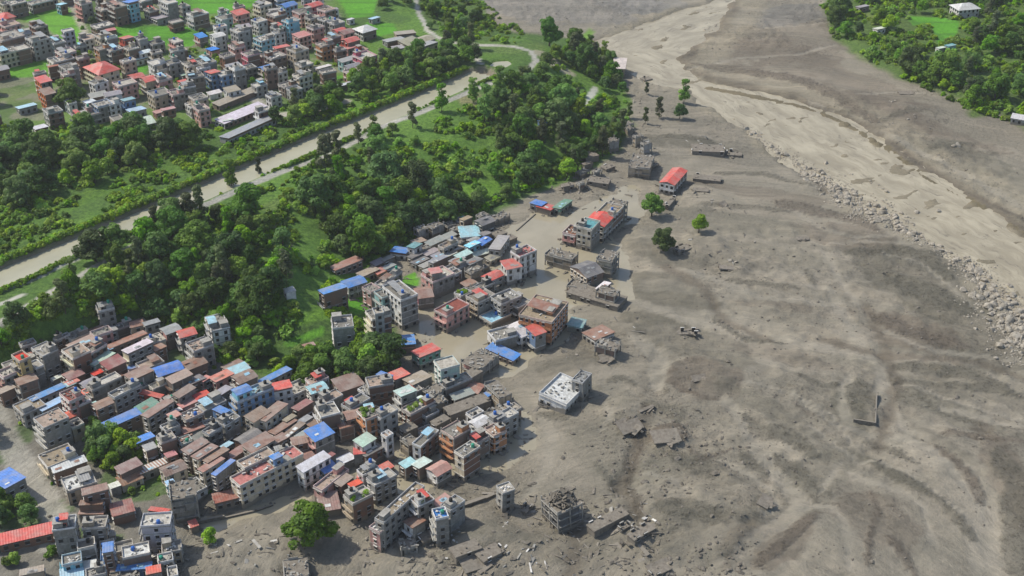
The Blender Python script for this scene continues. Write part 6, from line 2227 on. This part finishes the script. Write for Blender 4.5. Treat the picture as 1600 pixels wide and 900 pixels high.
wall_run([(1369, 618), (1367, 665), (1334, 659)], 1.3, .35, 'dark L-shaped top of a buried wall on the right of the mud plain')
wall_run([(807, 362), (836, 336)], .8, .4, 'thin dark wall top running across the upper flood water')
wall_run([(290, 821), (350, 812), (400, 800), (425, 792)], .9, .5, 'low muddy kerb wall along the flooded street', )
wall_run([(580, 635), (612, 652), (650, 672), (700, 700), (728, 716)], 1.4, .5, 'broken wall line crossing the flooded lower houses diagonally')
wall_run([(636, 500), (652, 504)], .8, .3, 'short wall top in the flood below the tall white block')
wall_run([(720, 793), (755, 782), (770, 775)], 1.0, 1.2, 'thick concrete beam lying in mud behind the narrow grey building')
for i, (px, py, L_, W_, an, tl, lab) in enumerate([(985, 668, 9, 5, 30, .25, 'tilted muddy slab on the heap in the middle of the mud'), (1010, 640, 7, 1.2, 35, .1, 'dark beam sticking out at the top of the middle heap'),
                                        (970, 660, 5, 1.6, 40, .3, 'small tilted slab left on the middle heap'), (1040, 683, 10, 7, 10, .08, 'round brown crust slab on the mud right of the heap'),
                                        (1075, 517, 9, 1.2, 15, .05, 'dark straight slab edge lying on the dark mud bank'), (1253, 374, 6, 2.5, 0, .1, 'dark wreck lump on the upper right mud'),
                                        (1092, 592, 6, 3, 20, .3, 'broken slab pile right of the dark mud bank'), (948, 560, 6, 4, 20, .25, 'tilted slab behind the small wreck'),
                                        (1195, 785, 6, 4, 60, .2, 'brown crust slab at right of the lower mud'), (745, 880, 10, 6, 25, .12, 'broad tilted slab at the bottom edge of the mud'),
                                        (1030, 887, 8, 4, 30, .2, 'dark tilted slab at the bottom right of centre'), (1012, 830, 8, 3, 30, .15, 'muddy slab right of the long buried roof'),
                                        (1320, 300, 3, 2, 0, .3, 'small dark stump beside the river bar'), (1138, 420, 8, 4, 170, .1, 'pale humped slab on the mud below the thin-crowned tree'),
                                        (1415, 146, 8, 4, 0, .1, 'dark slab on the mud below the right wood'), (1130, 320, 4, 3, 40, .4, 'dark broken lump right of the lone red-roofed house'),
                                        (1095, 298, 8, 3, -10, .15, 'pale broken slab below the buried roof')]):
    x, y, z = G(px, py); z = H(x, y)
    mb = MB(); rr2 = random.Random(i)
    rot = Matrix.Rotation(R(an), 3, 'Z') @ Matrix.Rotation(tl, 3, 'X')
    mb.rbox((0, 0, .45), (L_, W_, .5), rot); mb.rbox((L_ * .2, -W_ * .3, .15), (L_ * .5, W_ * .6, .5), Matrix.Rotation(R(an + 14), 3, 'Z') @ Matrix.Rotation(-tl * 1.3, 3, 'Y'))
    for _ in range(7): mb.rbox((rr2.uniform(-L_ * .6, L_ * .6), rr2.uniform(-W_, W_), .1), (rr2.uniform(.5, 2), rr2.uniform(.3, 1), .5), Quaternion((rr2.gauss(0, .3), rr2.gauss(0, .3), 1), rr2.uniform(0, 6)).to_matrix())
    o = mb.build('concrete_slab', [M['mudcrust']]); o.location = (x, y, z); tag(o, lab, 'slab', 'half-buried slabs on the mud plain')
